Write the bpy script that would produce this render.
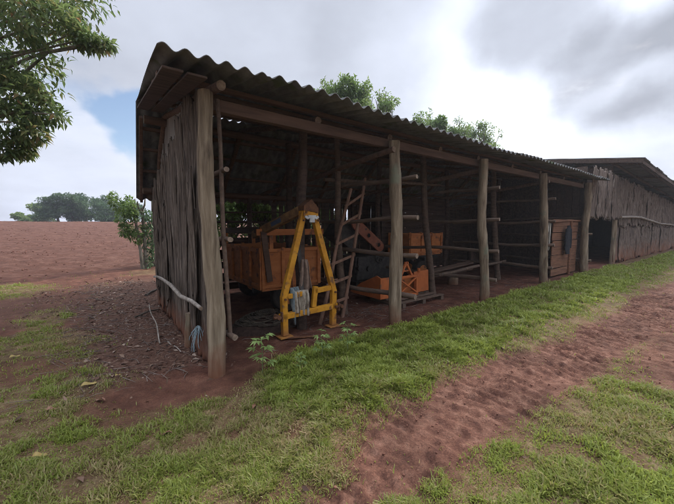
import bpy, math, random
import numpy as np
from mathutils import Vector, Matrix

for o in list(bpy.data.objects): bpy.data.objects.remove(o)
random.seed(7); RNG = np.random.default_rng(11)
S = bpy.context.scene
COL = S.collection
R = math.radians
PI = math.pi

# ------------------------------------------------------------------ camera
CAM_H = 1.6; PITCH = math.atan(26 / 320.0)
cd = bpy.data.cameras.new('camera'); cam = bpy.data.objects.new('camera', cd); COL.objects.link(cam)
cd.sensor_width = 36.0; cd.lens = 36.0 * 320 / 674; cd.clip_start = 0.05; cd.clip_end = 2000
cam.location = (0, 0, CAM_H); cam.rotation_euler = (PI / 2 - PITCH, 0, 0)
S.camera = cam
S.render.resolution_x, S.render.resolution_y = 1024, 766

# ------------------------------------------------------------------ light
SUN_AZ, SUN_EL = R(42), R(34)          # azimuth measured from +Y towards +X
def direction(az, el): return Vector((math.sin(az) * math.cos(el), math.cos(az) * math.cos(el), math.sin(el)))
SUN_DIR = direction(SUN_AZ, SUN_EL)
def px_dir(x, y):
    a = (x - 337) / 320; b = -(y - 252) / 320; c, s = math.cos(PITCH), math.sin(PITCH)
    return Vector((a, c + b * s, -s + b * c)).normalized()
sl = bpy.data.lights.new('sun', 'SUN'); sun = bpy.data.objects.new('sun', sl); COL.objects.link(sun)
sl.energy = 3.0; sl.angle = R(7); sl.color = (1.0, 0.94, 0.86)
sun.rotation_euler = SUN_DIR.to_track_quat('Z', 'Y').to_euler(); sun.location = (20, 30, 25)

W = bpy.data.worlds.new('World'); S.world = W; W.use_nodes = True
wn, wl = W.node_tree.nodes, W.node_tree.links
wn.clear()
def WN(t, **k):
    n = wn.new(t)
    for a, b in k.items(): setattr(n, a, b)
    return n
def wmath(op, a, b=None, clamp=False):
    n = WN('ShaderNodeMath', operation=op, use_clamp=clamp)
    for i, v in enumerate((a, b)):
        if v is None: continue
        if isinstance(v, (int, float)): n.inputs[i].default_value = v
        else: wl.new(v, n.inputs[i])
    return n.outputs[0]
def wlobe(dirv, width, inner=0.0):     # 1 towards dirv, 0 beyond width (radians)
    n = WN('ShaderNodeVectorMath', operation='DOT_PRODUCT'); wl.new(wdir, n.inputs[0]); n.inputs[1].default_value = dirv
    m = WN('ShaderNodeMapRange', interpolation_type='SMOOTHSTEP'); wl.new(n.outputs['Value'], m.inputs[0])
    m.inputs[1].default_value = math.cos(width); m.inputs[2].default_value = math.cos(inner)
    return m.outputs[0]
tc = WN('ShaderNodeTexCoord'); nrm = WN('ShaderNodeVectorMath', operation='NORMALIZE'); wl.new(tc.outputs['Generated'], nrm.inputs[0])
wdir0 = nrm.outputs[0]
wob = WN('ShaderNodeTexNoise'); wob.inputs['Scale'].default_value = 4.5; wob.inputs['Detail'].default_value = 8; wl.new(wdir0, wob.inputs['Vector'])
wsub = WN('ShaderNodeVectorMath', operation='SUBTRACT'); wl.new(wob.outputs['Color'], wsub.inputs[0]); wsub.inputs[1].default_value = (.5, .5, .5)
wsc = WN('ShaderNodeVectorMath', operation='SCALE'); wl.new(wsub.outputs[0], wsc.inputs[0]); wsc.inputs['Scale'].default_value = .24
wadd = WN('ShaderNodeVectorMath', operation='ADD'); wl.new(wdir0, wadd.inputs[0]); wl.new(wsc.outputs[0], wadd.inputs[1])
wn2 = WN('ShaderNodeVectorMath', operation='NORMALIZE'); wl.new(wadd.outputs[0], wn2.inputs[0]); wdir = wn2.outputs[0]
sep = WN('ShaderNodeSeparateXYZ'); wl.new(wdir0, sep.inputs[0])
den = wmath('ADD', wmath('MAXIMUM', sep.outputs[2], 0.0), 0.22)
comb = WN('ShaderNodeCombineXYZ'); wl.new(wmath('DIVIDE', sep.outputs[0], den), comb.inputs[0]); wl.new(wmath('DIVIDE', sep.outputs[1], den), comb.inputs[1])
cn = WN('ShaderNodeTexNoise'); cn.inputs['Scale'].default_value = 1.1; cn.inputs['Detail'].default_value = 7; cn.inputs['Roughness'].default_value = .56
wl.new(comb.outputs[0], cn.inputs['Vector'])
sky = WN('ShaderNodeTexSky', sky_type='NISHITA'); sky.sun_disc = False; sky.sun_elevation = SUN_EL; sky.sun_rotation = SUN_AZ
sky.air_density = 1.0; sky.dust_density = 1.5; sky.altitude = 600
# cloud cover: nearly closed, a blue gap low in the left
cov = wmath('ADD', cn.outputs['Fac'], 0.27)
cov = wmath('SUBTRACT', cov, wmath('MULTIPLY', wlobe(px_dir(136, 130), .115, .01), .48))
cov = wmath('SUBTRACT', cov, wmath('MULTIPLY', wlobe(px_dir(70, 112), .12), .14))
cm = WN('ShaderNodeMapRange', interpolation_type='SMOOTHSTEP'); wl.new(cov, cm.inputs[0]); cm.inputs[1].default_value = .36; cm.inputs[2].default_value = .66
# cloud brightness
br = wmath('MULTIPLY_ADD', cn.outputs['Fac'], 3.4); br.node.inputs[2].default_value = 2.1
br = wmath('ADD', br, wmath('MULTIPLY', wlobe(px_dir(520, 85), .55, .06), 1.7))
br = wmath('ADD', br, wmath('MULTIPLY', wlobe(px_dir(530, 92), .34, .03), 2.4))
br = wmath('ADD', br, wmath('MULTIPLY', wlobe(px_dir(650, 128), .16), 3.0))
br = wmath('SUBTRACT', br, wmath('MULTIPLY', wlobe(px_dir(628, 80), .18, .05), 4.5))
br = wmath('SUBTRACT', br, wmath('MULTIPLY', wlobe(px_dir(525, 32), .17, .03), 4.2))
br = wmath('SUBTRACT', br, wmath('MULTIPLY', wlobe(px_dir(640, 146), .14, .02), 3.2))
br = wmath('SUBTRACT', br, wmath('MULTIPLY', wlobe(px_dir(390, 60), .30, .02), .9))
br = wmath('ADD', br, wmath('MULTIPLY', wlobe(px_dir(75, 165), .22, .02), 1.1))
br = wmath('MAXIMUM', br, 2.3)
zen = WN('ShaderNodeMapRange', interpolation_type='SMOOTHSTEP'); wl.new(sep.outputs[2], zen.inputs[0])   # an overcast sky is brightest overhead
zen.inputs[1].default_value = .56; zen.inputs[2].default_value = .95; zen.inputs[3].default_value = 1; zen.inputs[4].default_value = 5.5
br = wmath('MULTIPLY', br, zen.outputs[0])
ccol = WN('ShaderNodeVectorMath', operation='SCALE'); ccol.inputs[0].default_value = (.875, .935, 1.09); wl.new(br, ccol.inputs['Scale'])
skm = WN('ShaderNodeVectorMath', operation='SCALE'); wl.new(sky.outputs[0], skm.inputs[0]); skm.inputs['Scale'].default_value = .9
wmix = WN('ShaderNodeMix', data_type='RGBA'); wl.new(cm.outputs[0], wmix.inputs['Factor']); wl.new(skm.outputs[0], wmix.inputs['A']); wl.new(ccol.outputs[0], wmix.inputs['B'])
bg = WN('ShaderNodeBackground'); bg.inputs['Strength'].default_value = 0.1; wl.new(wmix.outputs['Result'], bg.inputs['Color'])
wo = WN('ShaderNodeOutputWorld'); wl.new(bg.outputs[0], wo.inputs['Surface'])

S.render.engine = 'CYCLES'
S.view_settings.view_transform = 'Standard'; S.view_settings.look = 'None'
S.view_settings.exposure = 0.92; S.view_settings.gamma = 1.0; S.view_settings.use_curve_mapping = False
S.cycles.filter_width = 0.9; S.cycles.use_denoising = True; S.cycles.denoising_prefilter = 'ACCURATE'
S.cycles.max_bounces = 6; S.cycles.diffuse_bounces = 4; S.cycles.transparent_max_bounces = 8; S.cycles.volume_bounces = 1

# ------------------------------------------------------------------ frame of the shed: t along the open front, s into the depth
OX, OY = -1.2928, 3.3289
UA = math.atan2(.598, .802)
cU, sU = math.cos(UA), math.sin(UA)
def w(t, s, z=0.0): return (OX + t * cU - s * sU, OY + t * sU + s * cU, z)
def to_ts(x, y):
    dx, dy = x - OX, y - OY
    return dx * cU + dy * sU, -dx * sU + dy * cU

# ------------------------------------------------------------------ numeric noise
def vnoise(x, y, seed=0):
    x = np.asarray(x, float); y = np.asarray(y, float)
    xi = np.floor(x).astype(np.int64); yi = np.floor(y).astype(np.int64); fx = x - xi; fy = y - yi
    fx = fx * fx * (3 - 2 * fx); fy = fy * fy * (3 - 2 * fy)
    def h(a, b):
        n = (a * 374761393 + b * 668265263 + seed * 974634777) & 0x7fffffff
        n = ((n ^ (n >> 13)) * 1274126177) & 0x7fffffff
        n = (n ^ (n >> 16)) & 0xffff
        return n / 65535.0
    return (h(xi, yi) * (1 - fx) + h(xi + 1, yi) * fx) * (1 - fy) + (h(xi, yi + 1) * (1 - fx) + h(xi + 1, yi + 1) * fx) * fy
def fbm(x, y, oct=4, seed=0):
    a, r, n = 0.5, 0.0, 0.0
    for i in range(oct):
        r = r + a * vnoise(x * 2 ** i + 17.3 * i, y * 2 ** i - 9.1 * i, seed + i); n += a; a *= .5
    return r / n
def sst(a, b, x):
    u = np.clip((np.asarray(x, float) - a) / (b - a), 0, 1); return u * u * (3 - 2 * u)

# ------------------------------------------------------------------ terrain functions (world metres)
def masks(x, y):
    """soil, litter, track, lush, field weights"""
    t, s = to_ts(x, y)
    e = (fbm(x * 1.6, y * 1.6, 4, 3) - .5)
    e2 = (fbm(x * 5, y * 5, 3, 8) - .5)
    ee = e * .9 + e2 * .35
    floor = sst(-.30, -.02, s + ee * .45) * sst(-1.1, -.55, t + ee * .6)
    floor = np.maximum(floor, sst(.6, .1, np.hypot((t + .35) / 1.0, (s + .05) / .55) - .45 + ee * .6) * .95)
    # wheel track along the shed
    wl_ = -1.68 - .028 * np.clip(t, 0, 14) - .27 * sst(1.1, -.1, t) + .08 * np.sin(t * .9) + .12 * (fbm(t * 1.7, s * 0, 2, 14) - .5) ; wr_ = -2.13 - .100 * np.clip(t, -1, 8)
    track = sst(.16, -.12, s - wl_ + ee * .34) * sst(-.16, .12, s - wr_ + ee * .34)
    track = track * sst(-2.0, -.3, t + ee)
    trk2 = sst(3.0, 3.9, t + ee) * sst(-2.4, -2.7, s) * sst(-4.6, -3.7, s + ee * .6) * .9
    # bare ground and path on the left
    path = sst(2.6, 3.3, s + ee * 1.6) * sst(.2, -.2, t)
    path = np.maximum(path, sst(-1.25, -.85, t + ee * .6) * sst(.2, .8, s + ee * .6) * sst(.4, .2, t))
    patch = np.zeros_like(t)
    for (px, py, rx, ry, k) in ((-3.55, 3.55, .70, .40, .7), (-1.9, 2.55, .5, .22, .6), (-.75, 2.35, .6, .25, .45), (-.35, 1.62, .30, .15, .3), (-.2, 2.6, .4, .2, .35), (4.3, 6.9, .9, .35, .0)):
        patch = np.maximum(patch, k * sst(1.25, .5, np.hypot((x - px) / rx, (y - py) / ry) + ee * 1.6))
    tuft = sst(1.2, .7, np.hypot((t + 3.4) / 1.5, (s - 7.7) / 1.35) + ee * .8)
    tuft = np.maximum(tuft, sst(1.2, .5, np.hypot((t + 1.75) / .45, (s - 3.9) / 1.1) + ee * 1.2))
    tuft = np.maximum(tuft, sst(1.2, .5, np.hypot((t - .6) / .9, (s - 9.2) / .8) + ee * 1.2) * .8)
    field = sst(9.6, 10.6, s + ee * .6)
    soil = np.maximum.reduce([floor, track, trk2, path, patch]) * (1 - tuft)
    soil = np.maximum(soil, field)
    litter = sst(-1.5, -1.0, t + ee * .5) * sst(.2, .6, s) * sst(.5, .2, t) * sst(8.5, 7, s)
    litter = np.maximum(litter, .5 * path * sst(3, 4, s) * sst(7.5, 6, s))
    lush = sst(-1.75, -1.35, s) * sst(.15, -.15, s) * sst(-.2, .9, t)
    lush = np.maximum(lush, .3 * sst(-2.6, -2.85, s) * sst(-.2, .6, t))
    return soil, litter, np.maximum(track, trk2 * .6), lush, field, floor
def height(x, y, detail=True):
    x = np.asarray(x, float); y = np.asarray(y, float)
    t, s = to_ts(x, y)
    z = .011 * np.clip(t, 0, 40) * sst(3.0, -1, s) + .011 * np.clip(t, 0, 12) * sst(-1, 3.0, s) * .4
    z = z + 2.05 * np.clip((s - 9.5) / 30.0, 0, 1) - 1.4 * sst(42, 70, s)
    if detail:
        soil, litter, track, lush, field, floor = masks(x, y)
        z = z + .05 * lush * (.4 + fbm(x * 2.2, y * 2.2, 3, 21)) + (fbm(x * 1.1, y * 1.1, 3, 5) - .5) * .05 * (1 - floor)
        n1 = fbm(x * 9, y * 9, 4, 31) - .5; n2 = fbm(x * 26, y * 26, 2, 41) - .5
        z = z + (n1 * .030 + n2 * .016) * (.35 + .65 * soil) 
        # lugs pressed by tyres
        sc = -2.03
        ph = t / .27 + np.abs(s - sc) * 1.3 + (fbm(t * 3, s * 3, 2, 55) - .5) * .40
        lug = np.sin(ph * 2 * PI)
        lug = .5 - np.abs(lug) ** .8
        gate = sst(.32, .62, fbm(x * 2.3, y * 2.3, 3, 61))
        z = z + track * (-.036 + .058 * lug * (.40 + .60 * gate) + n1 * .02 + n2 * .012)
        rr = fbm(x * 3.4, y * 3.4, 3, 71) - .5
        z = z + field * (rr * .10 + .03 * np.sin(s * 5.2 + 2.5 * rr))
    return z
def hz(x, y): return float(height(np.array([x]), np.array([y]))[0])
def gts(t, s):
    p = w(t, s); return hz(p[0], p[1])
def px_ground(x, y):                    # where a line of sight meets the level ground, used to lay things out
    d = px_dir(x, y); k = -CAM_H / d.z; p = (d.x * k, d.y * k)
    for _ in range(4):
        k = (hz(*p) - CAM_H) / d.z; p = (d.x * k, d.y * k)
    return p[0], p[1], hz(*p)

# ------------------------------------------------------------------ materials
MATS = {}
def new_mat(name):
    m = bpy.data.materials.new(name); m.use_nodes = True; n = m.node_tree.nodes; l = m.node_tree.links
    n.clear(); out = n.new('ShaderNodeOutputMaterial'); b = n.new('ShaderNodeBsdfPrincipled'); l.new(b.outputs[0], out.inputs[0])
    return m, n, l, b, out
def ramp(n, cols):
    r = n.new('ShaderNodeValToRGB'); e = r.color_ramp.elements
    while len(e) < len(cols): e.new(.5)
    for i, (p, c) in enumerate(cols): e[i].position = p; e[i].color = (*c, 1)
    return r
def mat(name, cols, scale=(6, 6, 6), rough=.85, bump=.25, bscale=None, detail=7, dist=.3, metal=0.0, spec=.3, stain=None, blotch=None, bdist=.01):
    """noise-coloured surface; scale stretches the grain; stain=(colour, z0, z1) soil thrown up from the ground; blotch=(colour, threshold, scale)"""
    if name in MATS: return MATS[name]
    m, n, l, b, out = new_mat(name)
    tcd = n.new('ShaderNodeTexCoord'); oi = n.new('ShaderNodeObjectInfo')
    ad = n.new('ShaderNodeVectorMath'); ad.operation = 'MULTIPLY_ADD'
    l.new(oi.outputs['Random'], ad.inputs[0]); ad.inputs[1].default_value = (13.1, 7.7, 5.3); l.new(tcd.outputs['Object'], ad.inputs[2])
    mp = n.new('ShaderNodeMapping'); mp.inputs['Scale'].default_value = scale; l.new(ad.outputs[0], mp.inputs[0])
    no = n.new('ShaderNodeTexNoise'); no.inputs['Scale'].default_value = 1; no.inputs['Detail'].default_value = detail; no.inputs['Distortion'].default_value = dist; no.inputs['Roughness'].default_value = .6
    l.new(mp.outputs[0], no.inputs['Vector'])
    r = ramp(n, cols); l.new(no.outputs['Fac'], r.inputs[0]); c = r.outputs[0]
    def mix(fac, a, col):
        x = n.new('ShaderNodeMix'); x.data_type = 'RGBA'; l.new(fac, x.inputs['Factor']); l.new(a, x.inputs['A']); x.inputs['B'].default_value = (*col, 1); return x.outputs['Result']
    if blotch:
        n2 = n.new('ShaderNodeTexNoise'); n2.inputs['Scale'].default_value = blotch[2]; n2.inputs['Detail'].default_value = 6; l.new(ad.outputs[0], n2.inputs['Vector'])
        mr = n.new('ShaderNodeMapRange'); l.new(n2.outputs['Fac'], mr.inputs[0]); mr.inputs[1].default_value = blotch[1]; mr.inputs[2].default_value = blotch[1] + .1
        c = mix(mr.outputs[0], c, blotch[0])
    if stain:
        ge = n.new('ShaderNodeNewGeometry'); sp = n.new('ShaderNodeSeparateXYZ'); l.new(ge.outputs['Position'], sp.inputs[0])
        n3 = n.new('ShaderNodeTexNoise'); n3.inputs['Scale'].default_value = 5; n3.inputs['Detail'].default_value = 6; l.new(ge.outputs['Position'], n3.inputs['Vector'])
        mm = n.new('ShaderNodeMath'); mm.operation = 'MULTIPLY_ADD'; l.new(n3.outputs['Fac'], mm.inputs[0]); mm.inputs[1].default_value = -(stain[2] - stain[1]) * 1.6; l.new(sp.outputs[2], mm.inputs[2])
        mr = n.new('ShaderNodeMapRange'); l.new(mm.outputs[0], mr.inputs[0]); h = (stain[2] - stain[1])
        mr.inputs[1].default_value = stain[2] - h * .8; mr.inputs[2].default_value = stain[1] - h * .8; mr.inputs[3].default_value = 0; mr.inputs[4].default_value = .85
        c = mix(mr.outputs[0], c, stain[0])
    l.new(c, b.inputs['Base Color']); b.inputs['Roughness'].default_value = rough; b.inputs['Metallic'].default_value = metal
    b.inputs['Specular IOR Level'].default_value = spec
    if bump:
        bn = n.new('ShaderNodeTexNoise'); bn.inputs['Detail'].default_value = 8; bn.inputs['Scale'].default_value = 1; bn.inputs['Roughness'].default_value = .65
        mp2 = n.new('ShaderNodeMapping'); mp2.inputs['Scale'].default_value = bscale or tuple(v * 2.2 for v in scale); l.new(ad.outputs[0], mp2.inputs[0]); l.new(mp2.outputs[0], bn.inputs['Vector'])
        bu = n.new('ShaderNodeBump'); bu.inputs['Strength'].default_value = bump; bu.inputs['Distance'].default_value = bdist; l.new(bn.outputs['Fac'], bu.inputs['Height']); l.new(bu.outputs[0], b.inputs['Normal'])
    MATS[name] = m
    return m
def leaf_mat(name, cols, trans=.35, rough=.5):
    """foliage: colour from the per-leaf value v, part of the light passes through"""
    if name in MATS: return MATS[name]
    m, n, l, b, out = new_mat(name)
    at = n.new('ShaderNodeAttribute'); at.attribute_name = 'v'
    r = ramp(n, cols); l.new(at.outputs['Fac'], r.inputs[0]); l.new(r.outputs[0], b.inputs['Base Color'])
    b.inputs['Roughness'].default_value = rough; b.inputs['Specular IOR Level'].default_value = .3
    tr = n.new('ShaderNodeBsdfTranslucent'); l.new(r.outputs[0], tr.inputs[0])
    mx = n.new('ShaderNodeMixShader'); mx.inputs[0].default_value = trans; l.new(b.outputs[0], mx.inputs[1]); l.new(tr.outputs[0], mx.inputs[2]); l.new(mx.outputs[0], out.inputs[0])
    MATS[name] = m
    return m
SOILC = (.105, .036, .020)
M_POST = mat('weathered post', [(.28, (.062, .042, .027)), (.5, (.185, .140, .092)), (.72, (.31, .25, .175))], (16, 16, 1.6), .9, .5, (60, 60, 5), bdist=.02, stain=((.16, .06, .03), 0.0, .38), blotch=((.14, .14, .095), .60, 3.0))
M_RAIL = mat('peeled rail wood', [(.25, (.05, .033, .024)), (.6, (.12, .08, .057)), (.8, (.19, .135, .10))], (16, 1.6, 16), .9, .4)
M_BEAM = mat('old brown timber', [(.25, (.055, .032, .023)), (.6, (.125, .075, .052)), (.85, (.19, .125, .09))], (1.6, 18, 18), .9, .4)
M_CUT = mat('sawn log end', [(.3, (.10, .07, .05)), (.7, (.24, .175, .125))], (25, 25, 25), .9, .2)
M_PLANK = mat('silvered plank', [(.25, (.10, .092, .085)), (.55, (.235, .215, .20)), (.8, (.36, .335, .31))], (22, 22, 1.1), .9, .5, (80, 80, 4))
M_BARK = mat('fibrous bark slab', [(.30, (.022, .016, .013)), (.46, (.088, .066, .051)), (.60, (.16, .125, .098)), (.74, (.31, .26, .215))], (34, 34, 1.4), .95, .9, (110, 110, 6), stain=((.17, .065, .035), .05, .45), bdist=.02)
M_BARK2 = mat('grey fibrous bark', [(.30, (.028, .022, .02)), (.46, (.118, .086, .068)), (.60, (.19, .148, .12)), (.74, (.32, .265, .225))], (30, 30, 1.6), .95, 1.0, (110, 110, 7), stain=((.24, .10, .055), .15, .95), bdist=.02)
M_ROOF = mat('old fibre cement', [(.25, (.05, .05, .048)), (.5, (.12, .12, .115)), (.8, (.20, .20, .19))], (7, 2.2, 7), .93, .35, blotch=((.06, .075, .04), .57, 2.2))
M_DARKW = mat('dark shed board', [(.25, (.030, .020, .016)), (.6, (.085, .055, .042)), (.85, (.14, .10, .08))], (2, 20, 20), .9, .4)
M_REDW = mat('reddish board', [(.25, (.07, .032, .018)), (.6, (.175, .080, .042)), (.85, (.24, .125, .075))], (2, 18, 18), .9, .3)
M_YEL = mat('worn yellow paint', [(.3, (.30, .125, .012)), (.5, (.46, .205, .013)), (.7, (.54, .265, .025))], (7, 7, 7), .6, .15, blotch=((.16, .075, .03), .575, 9.0), spec=.3, stain=((.20, .085, .04), .0, .25))
M_RUST = mat('brown rust', [(.3, (.06, .026, .014)), (.7, (.17, .075, .035))], (14, 14, 14), .85, .3)
M_ORG = mat('worn orange paint', [(.3, (.36, .115, .032)), (.7, (.54, .20, .065))], (3, 3, 9), .7, .15, blotch=((.17, .075, .04), .57, 6.0))
M_ORG2 = mat('bright orange paint', [(.3, (.33, .085, .022)), (.7, (.46, .13, .035))], (5, 5, 5), .65, .12, blotch=((.22, .085, .04), .59, 8.0), spec=.3)
M_MAROON = mat('maroon machine paint', [(.3, (.19, .055, .028)), (.7, (.29, .10, .05))], (6, 6, 6), .55, .1, blotch=((.07, .04, .03), .6, 6))
M_STEEL = mat('dull dark steel', [(.3, (.026, .024, .023)), (.7, (.075, .066, .058))], (10, 10, 10), .6, .15, metal=.4)
M_WHITE = mat('chalky white metal', [(.3, (.30, .30, .30)), (.7, (.55, .56, .56))], (10, 10, 10), .6, .05)
M_LABEL = mat('faded blue sticker', [(.3, (.045, .06, .10)), (.7, (.09, .12, .17))], (10, 10, 10), .6, .05)
M_TYRE = mat('dusty tyre rubber', [(.3, (.018, .016, .015)), (.7, (.05, .038, .03))], (10, 10, 10), .9, .2)
M_BEIGE = mat('beige rag cloth', [(.35, (.12, .085, .06)), (.5, (.30, .255, .195)), (.62, (.38, .33, .26))], (14, 14, 9), .95, .2)
M_BLUEC = mat('grey blue cloth', [(.35, (.06, .075, .08)), (.65, (.20, .24, .245))], (12, 12, 12), .95, .2)
M_BROWNC = mat('brown sackcloth', [(.3, (.12, .08, .06)), (.7, (.27, .19, .145))], (14, 14, 14), .95, .3)
M_JACKET = mat('dark blue cloth', [(.3, (.008, .009, .012)), (.7, (.022, .023, .028))], (12, 12, 12), .95, .2)
M_PALEC = mat('pale cloth', [(.3, (.40, .38, .33)), (.7, (.62, .60, .54))], (12, 12, 12), .95, .2)
M_STICK = mat('bleached stick', [(.3, (.10, .08, .065)), (.5, (.21, .18, .15)), (.7, (.33, .29, .25))], (14, 14, 14), .9, .3)
M_BOOM = mat('faded boom paint', [(.3, (.11, .055, .028)), (.5, (.21, .115, .05)), (.7, (.32, .18, .07))], (9, 9, 9), .75, .15)
M_LADDER = mat('brown ladder wood', [(.25, (.10, .055, .036)), (.6, (.22, .125, .085)), (.85, (.30, .19, .14))], (14, 14, 3), .9, .3)
M_TWIG = mat('dull twig', [(.3, (.07, .05, .04)), (.6, (.16, .125, .105)), (.8, (.32, .28, .25))], (9, 9, 9), .9, .2)
M_TRUNK = mat('lichen trunk bark', [(.25, (.06, .05, .036)), (.55, (.16, .14, .105)), (.8, (.30, .28, .23))], (14, 14, 3), .95, .6, blotch=((.09, .105, .06), .56, 3))
M_DTRUNK = mat('dark trunk bark', [(.25, (.03, .024, .018)), (.7, (.10, .08, .06))], (14, 14, 3), .95, .5)
M_ROPE = mat('bluish plastic twine', [(.3, (.13, .18, .20)), (.7, (.28, .35, .37))], (30, 30, 30), .7, .1)

# ------------------------------------------------------------------ mesh helpers
class MB:
    def __init__(s): s.v = []; s.f = []; s.mi = []; s.cur = 0
    def add(s, verts, faces):
        o = len(s.v); s.v.extend(tuple(map(float, p)) for p in verts); s.f.extend(tuple(i + o for i in f) for f in faces); s.mi.extend([s.cur] * len(faces)); return s
    def box(s, c, size, rot=None, taper=1.0):
        hx, hy, hz_ = size[0] / 2, size[1] / 2, size[2] / 2
        vs = [Vector((x * (taper if z > 0 else 1), y * (taper if z > 0 else 1), z)) for z in (-hz_, hz_) for x, y in ((-hx, -hy), (hx, -hy), (hx, hy), (-hx, hy))]
        if rot is not None: vs = [rot @ p for p in vs]
        vs = [p + Vector(c) for p in vs]
        return s.add(vs, [(3, 2, 1, 0), (4, 5, 6, 7), (0, 1, 5, 4), (1, 2, 6, 5), (2, 3, 7, 6), (3, 0, 4, 7)])
    def bar(s, a, b, wd, th, up=(0, 0, 1), j=0.0):     # rectangular bar from a to b
        a, b = Vector(a), Vector(b); d = (b - a); L = d.length; d.normalize(); u = Vector(up)
        if abs(d.dot(u)) > .97: u = Vector((1, 0, 0)) if abs(d.x) < .9 else Vector((0, 1, 0))
        x = d.cross(u).normalized(); y = x.cross(d).normalized()
        m = Matrix((x, d, y)).transposed()
        return s.box((a + b) / 2, (wd, L, th), m)
    def tube(s, pts, rad, n=12, noise=0.0, cap=True, seed=0):
        pts = [Vector(p) for p in pts]; rs = rad if hasattr(rad, '__len__') else [rad] * len(pts)
        rings = []; t0 = (pts[1] - pts[0]).normalized(); ref = Vector((0, 0, 1)) if abs(t0.z) < .9 else Vector((1, 0, 0)); x = t0.cross(ref).normalized()
        vs = []
        for i, p in enumerate(pts):
            d = (pts[min(i + 1, len(pts) - 1)] - pts[max(i - 1, 0)]).normalized()
            x = (x - d * x.dot(d)).normalized(); y = d.cross(x)
            for k in range(n):
                a = 2 * PI * k / n
                nz = 1 + noise * (float(vnoise(np.array(k * .9 + seed), np.array(i * .7), seed)) - .5) * 2 if noise else 1
                vs.append(p + (x * math.cos(a) + y * math.sin(a)) * rs[i] * nz)
        fs = [(i * n + k, i * n + (k + 1) % n, (i + 1) * n + (k + 1) % n, (i + 1) * n + k) for i in range(len(pts) - 1) for k in range(n)]
        s.add(vs, fs)
        if cap:
            o = len(s.v) - len(vs); c0 = s.cur; s.cur = getattr(s, 'capm', c0)
            s.f.append(tuple(o + k for k in reversed(range(n)))); s.f.append(tuple(o + (len(pts) - 1) * n + k for k in range(n))); s.mi.extend([s.cur] * 2); s.cur = c0
        return s
    def log(s, a, b, r0, r1=None, n=12, seg=8, wob=.012, noise=.10, seed=0):
        a, b = Vector(a), Vector(b); r1 = r1 or r0; rr = random.Random(seed); d = (b - a).normalized()
        pts = []; rs = []
        px, py = rr.uniform(0, 6), rr.uniform(0, 6)
        for i in range(seg + 1):
            u = i / seg; p = a.lerp(b, u); amp = wob * math.sin(u * PI)
            p = p + Vector((math.sin(u * 5 + px), math.cos(u * 4 + py), math.sin(u * 6 + py))) * amp
            pts.append(p); rs.append((r0 + (r1 - r0) * u) * (1 + rr.uniform(-.05, .05)))
        return s.tube(pts, rs, n, noise, True, seed)
    def poly(s, outline, h, to3):       # prism of a 2-D outline; to3(x, y, k) with k 0/1 across the thickness
        n = len(outline); vs = [to3(x, y, 0) for x, y in outline] + [to3(x, y, h) for x, y in outline]
        return s.add(vs, [tuple(reversed(range(n))), tuple(range(n, 2 * n))] + [(i, (i + 1) % n, n + (i + 1) % n, n + i) for i in range(n)])
    def build(s, name, mats, parent=None, smooth=False, bevel=0.0):
        me = bpy.data.meshes.new(name); me.from_pydata(s.v, [], s.f)
        for m in (mats if isinstance(mats, (list, tuple)) else [mats]): me.materials.append(m)
        if any(s.mi): me.polygons.foreach_set('material_index', s.mi)
        o = bpy.data.objects.new(name, me); COL.objects.link(o)
        if parent: o.parent = parent
        if smooth:
            me.polygons.foreach_set('use_smooth', [True] * len(me.polygons))
            try:
                me.set_sharp_from_angle(angle=R(50))
            except Exception: pass
        if bevel:
            bm_ = o.modifiers.new('bevel', 'BEVEL'); bm_.width = bevel; bm_.segments = 2; bm_.limit_method = 'ANGLE'; bm_.angle_limit = R(40)
        me.update(); return o
def np_mesh(name, V, F, mats, parent=None, vals=None, smooth=False):
    """V (n,3), F (m,k) same-sized faces, vals per-vertex 'v'"""
    me = bpy.data.meshes.new(name); V = np.asarray(V, np.float32); F = np.asarray(F, np.int32); m, k = F.shape
    me.vertices.add(len(V)); me.vertices.foreach_set('co', V.ravel())
    me.loops.add(m * k); me.loops.foreach_set('vertex_index', F.ravel())
    me.polygons.add(m); me.polygons.foreach_set('loop_start', np.arange(m, dtype=np.int32) * k)
    try: me.polygons.foreach_set('loop_total', np.full(m, k, np.int32))
    except Exception: pass
    if smooth: me.polygons.foreach_set('use_smooth', np.ones(m, bool))
    me.update(calc_edges=True)
    if vals is not None:
        for nm, a in (vals.items() if isinstance(vals, dict) else {'v': vals}.items()):
            at = me.attributes.new(nm, 'FLOAT', 'POINT'); at.data.foreach_set('value', np.asarray(a, np.float32))
    for mm in (mats if isinstance(mats, (list, tuple)) else [mats]): me.materials.append(mm)
    o = bpy.data.objects.new(name, me); COL.objects.link(o)
    if parent: o.parent = parent
    return o
def tag(o, label=None, cat=None, group=None, kind=None):
    if label: o['label'] = label
    if cat: o['category'] = cat
    if group: o['group'] = group
    if kind: o['kind'] = kind
    return o
def thing(name, label, cat, loc=(0, 0, 0), rz=0.0, group=None):
    o = bpy.data.objects.new(name, None); COL.objects.link(o); o.empty_display_size = .2
    o.location = loc; o.rotation_euler = (0, 0, rz); return tag(o, label, cat, group)
def at(name, label, cat, t, s, z=None, rz=0.0, group=None):
    return thing(name, label, cat, w(t, s, gts(t, s) if z is None else z), UA + rz, group)

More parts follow.
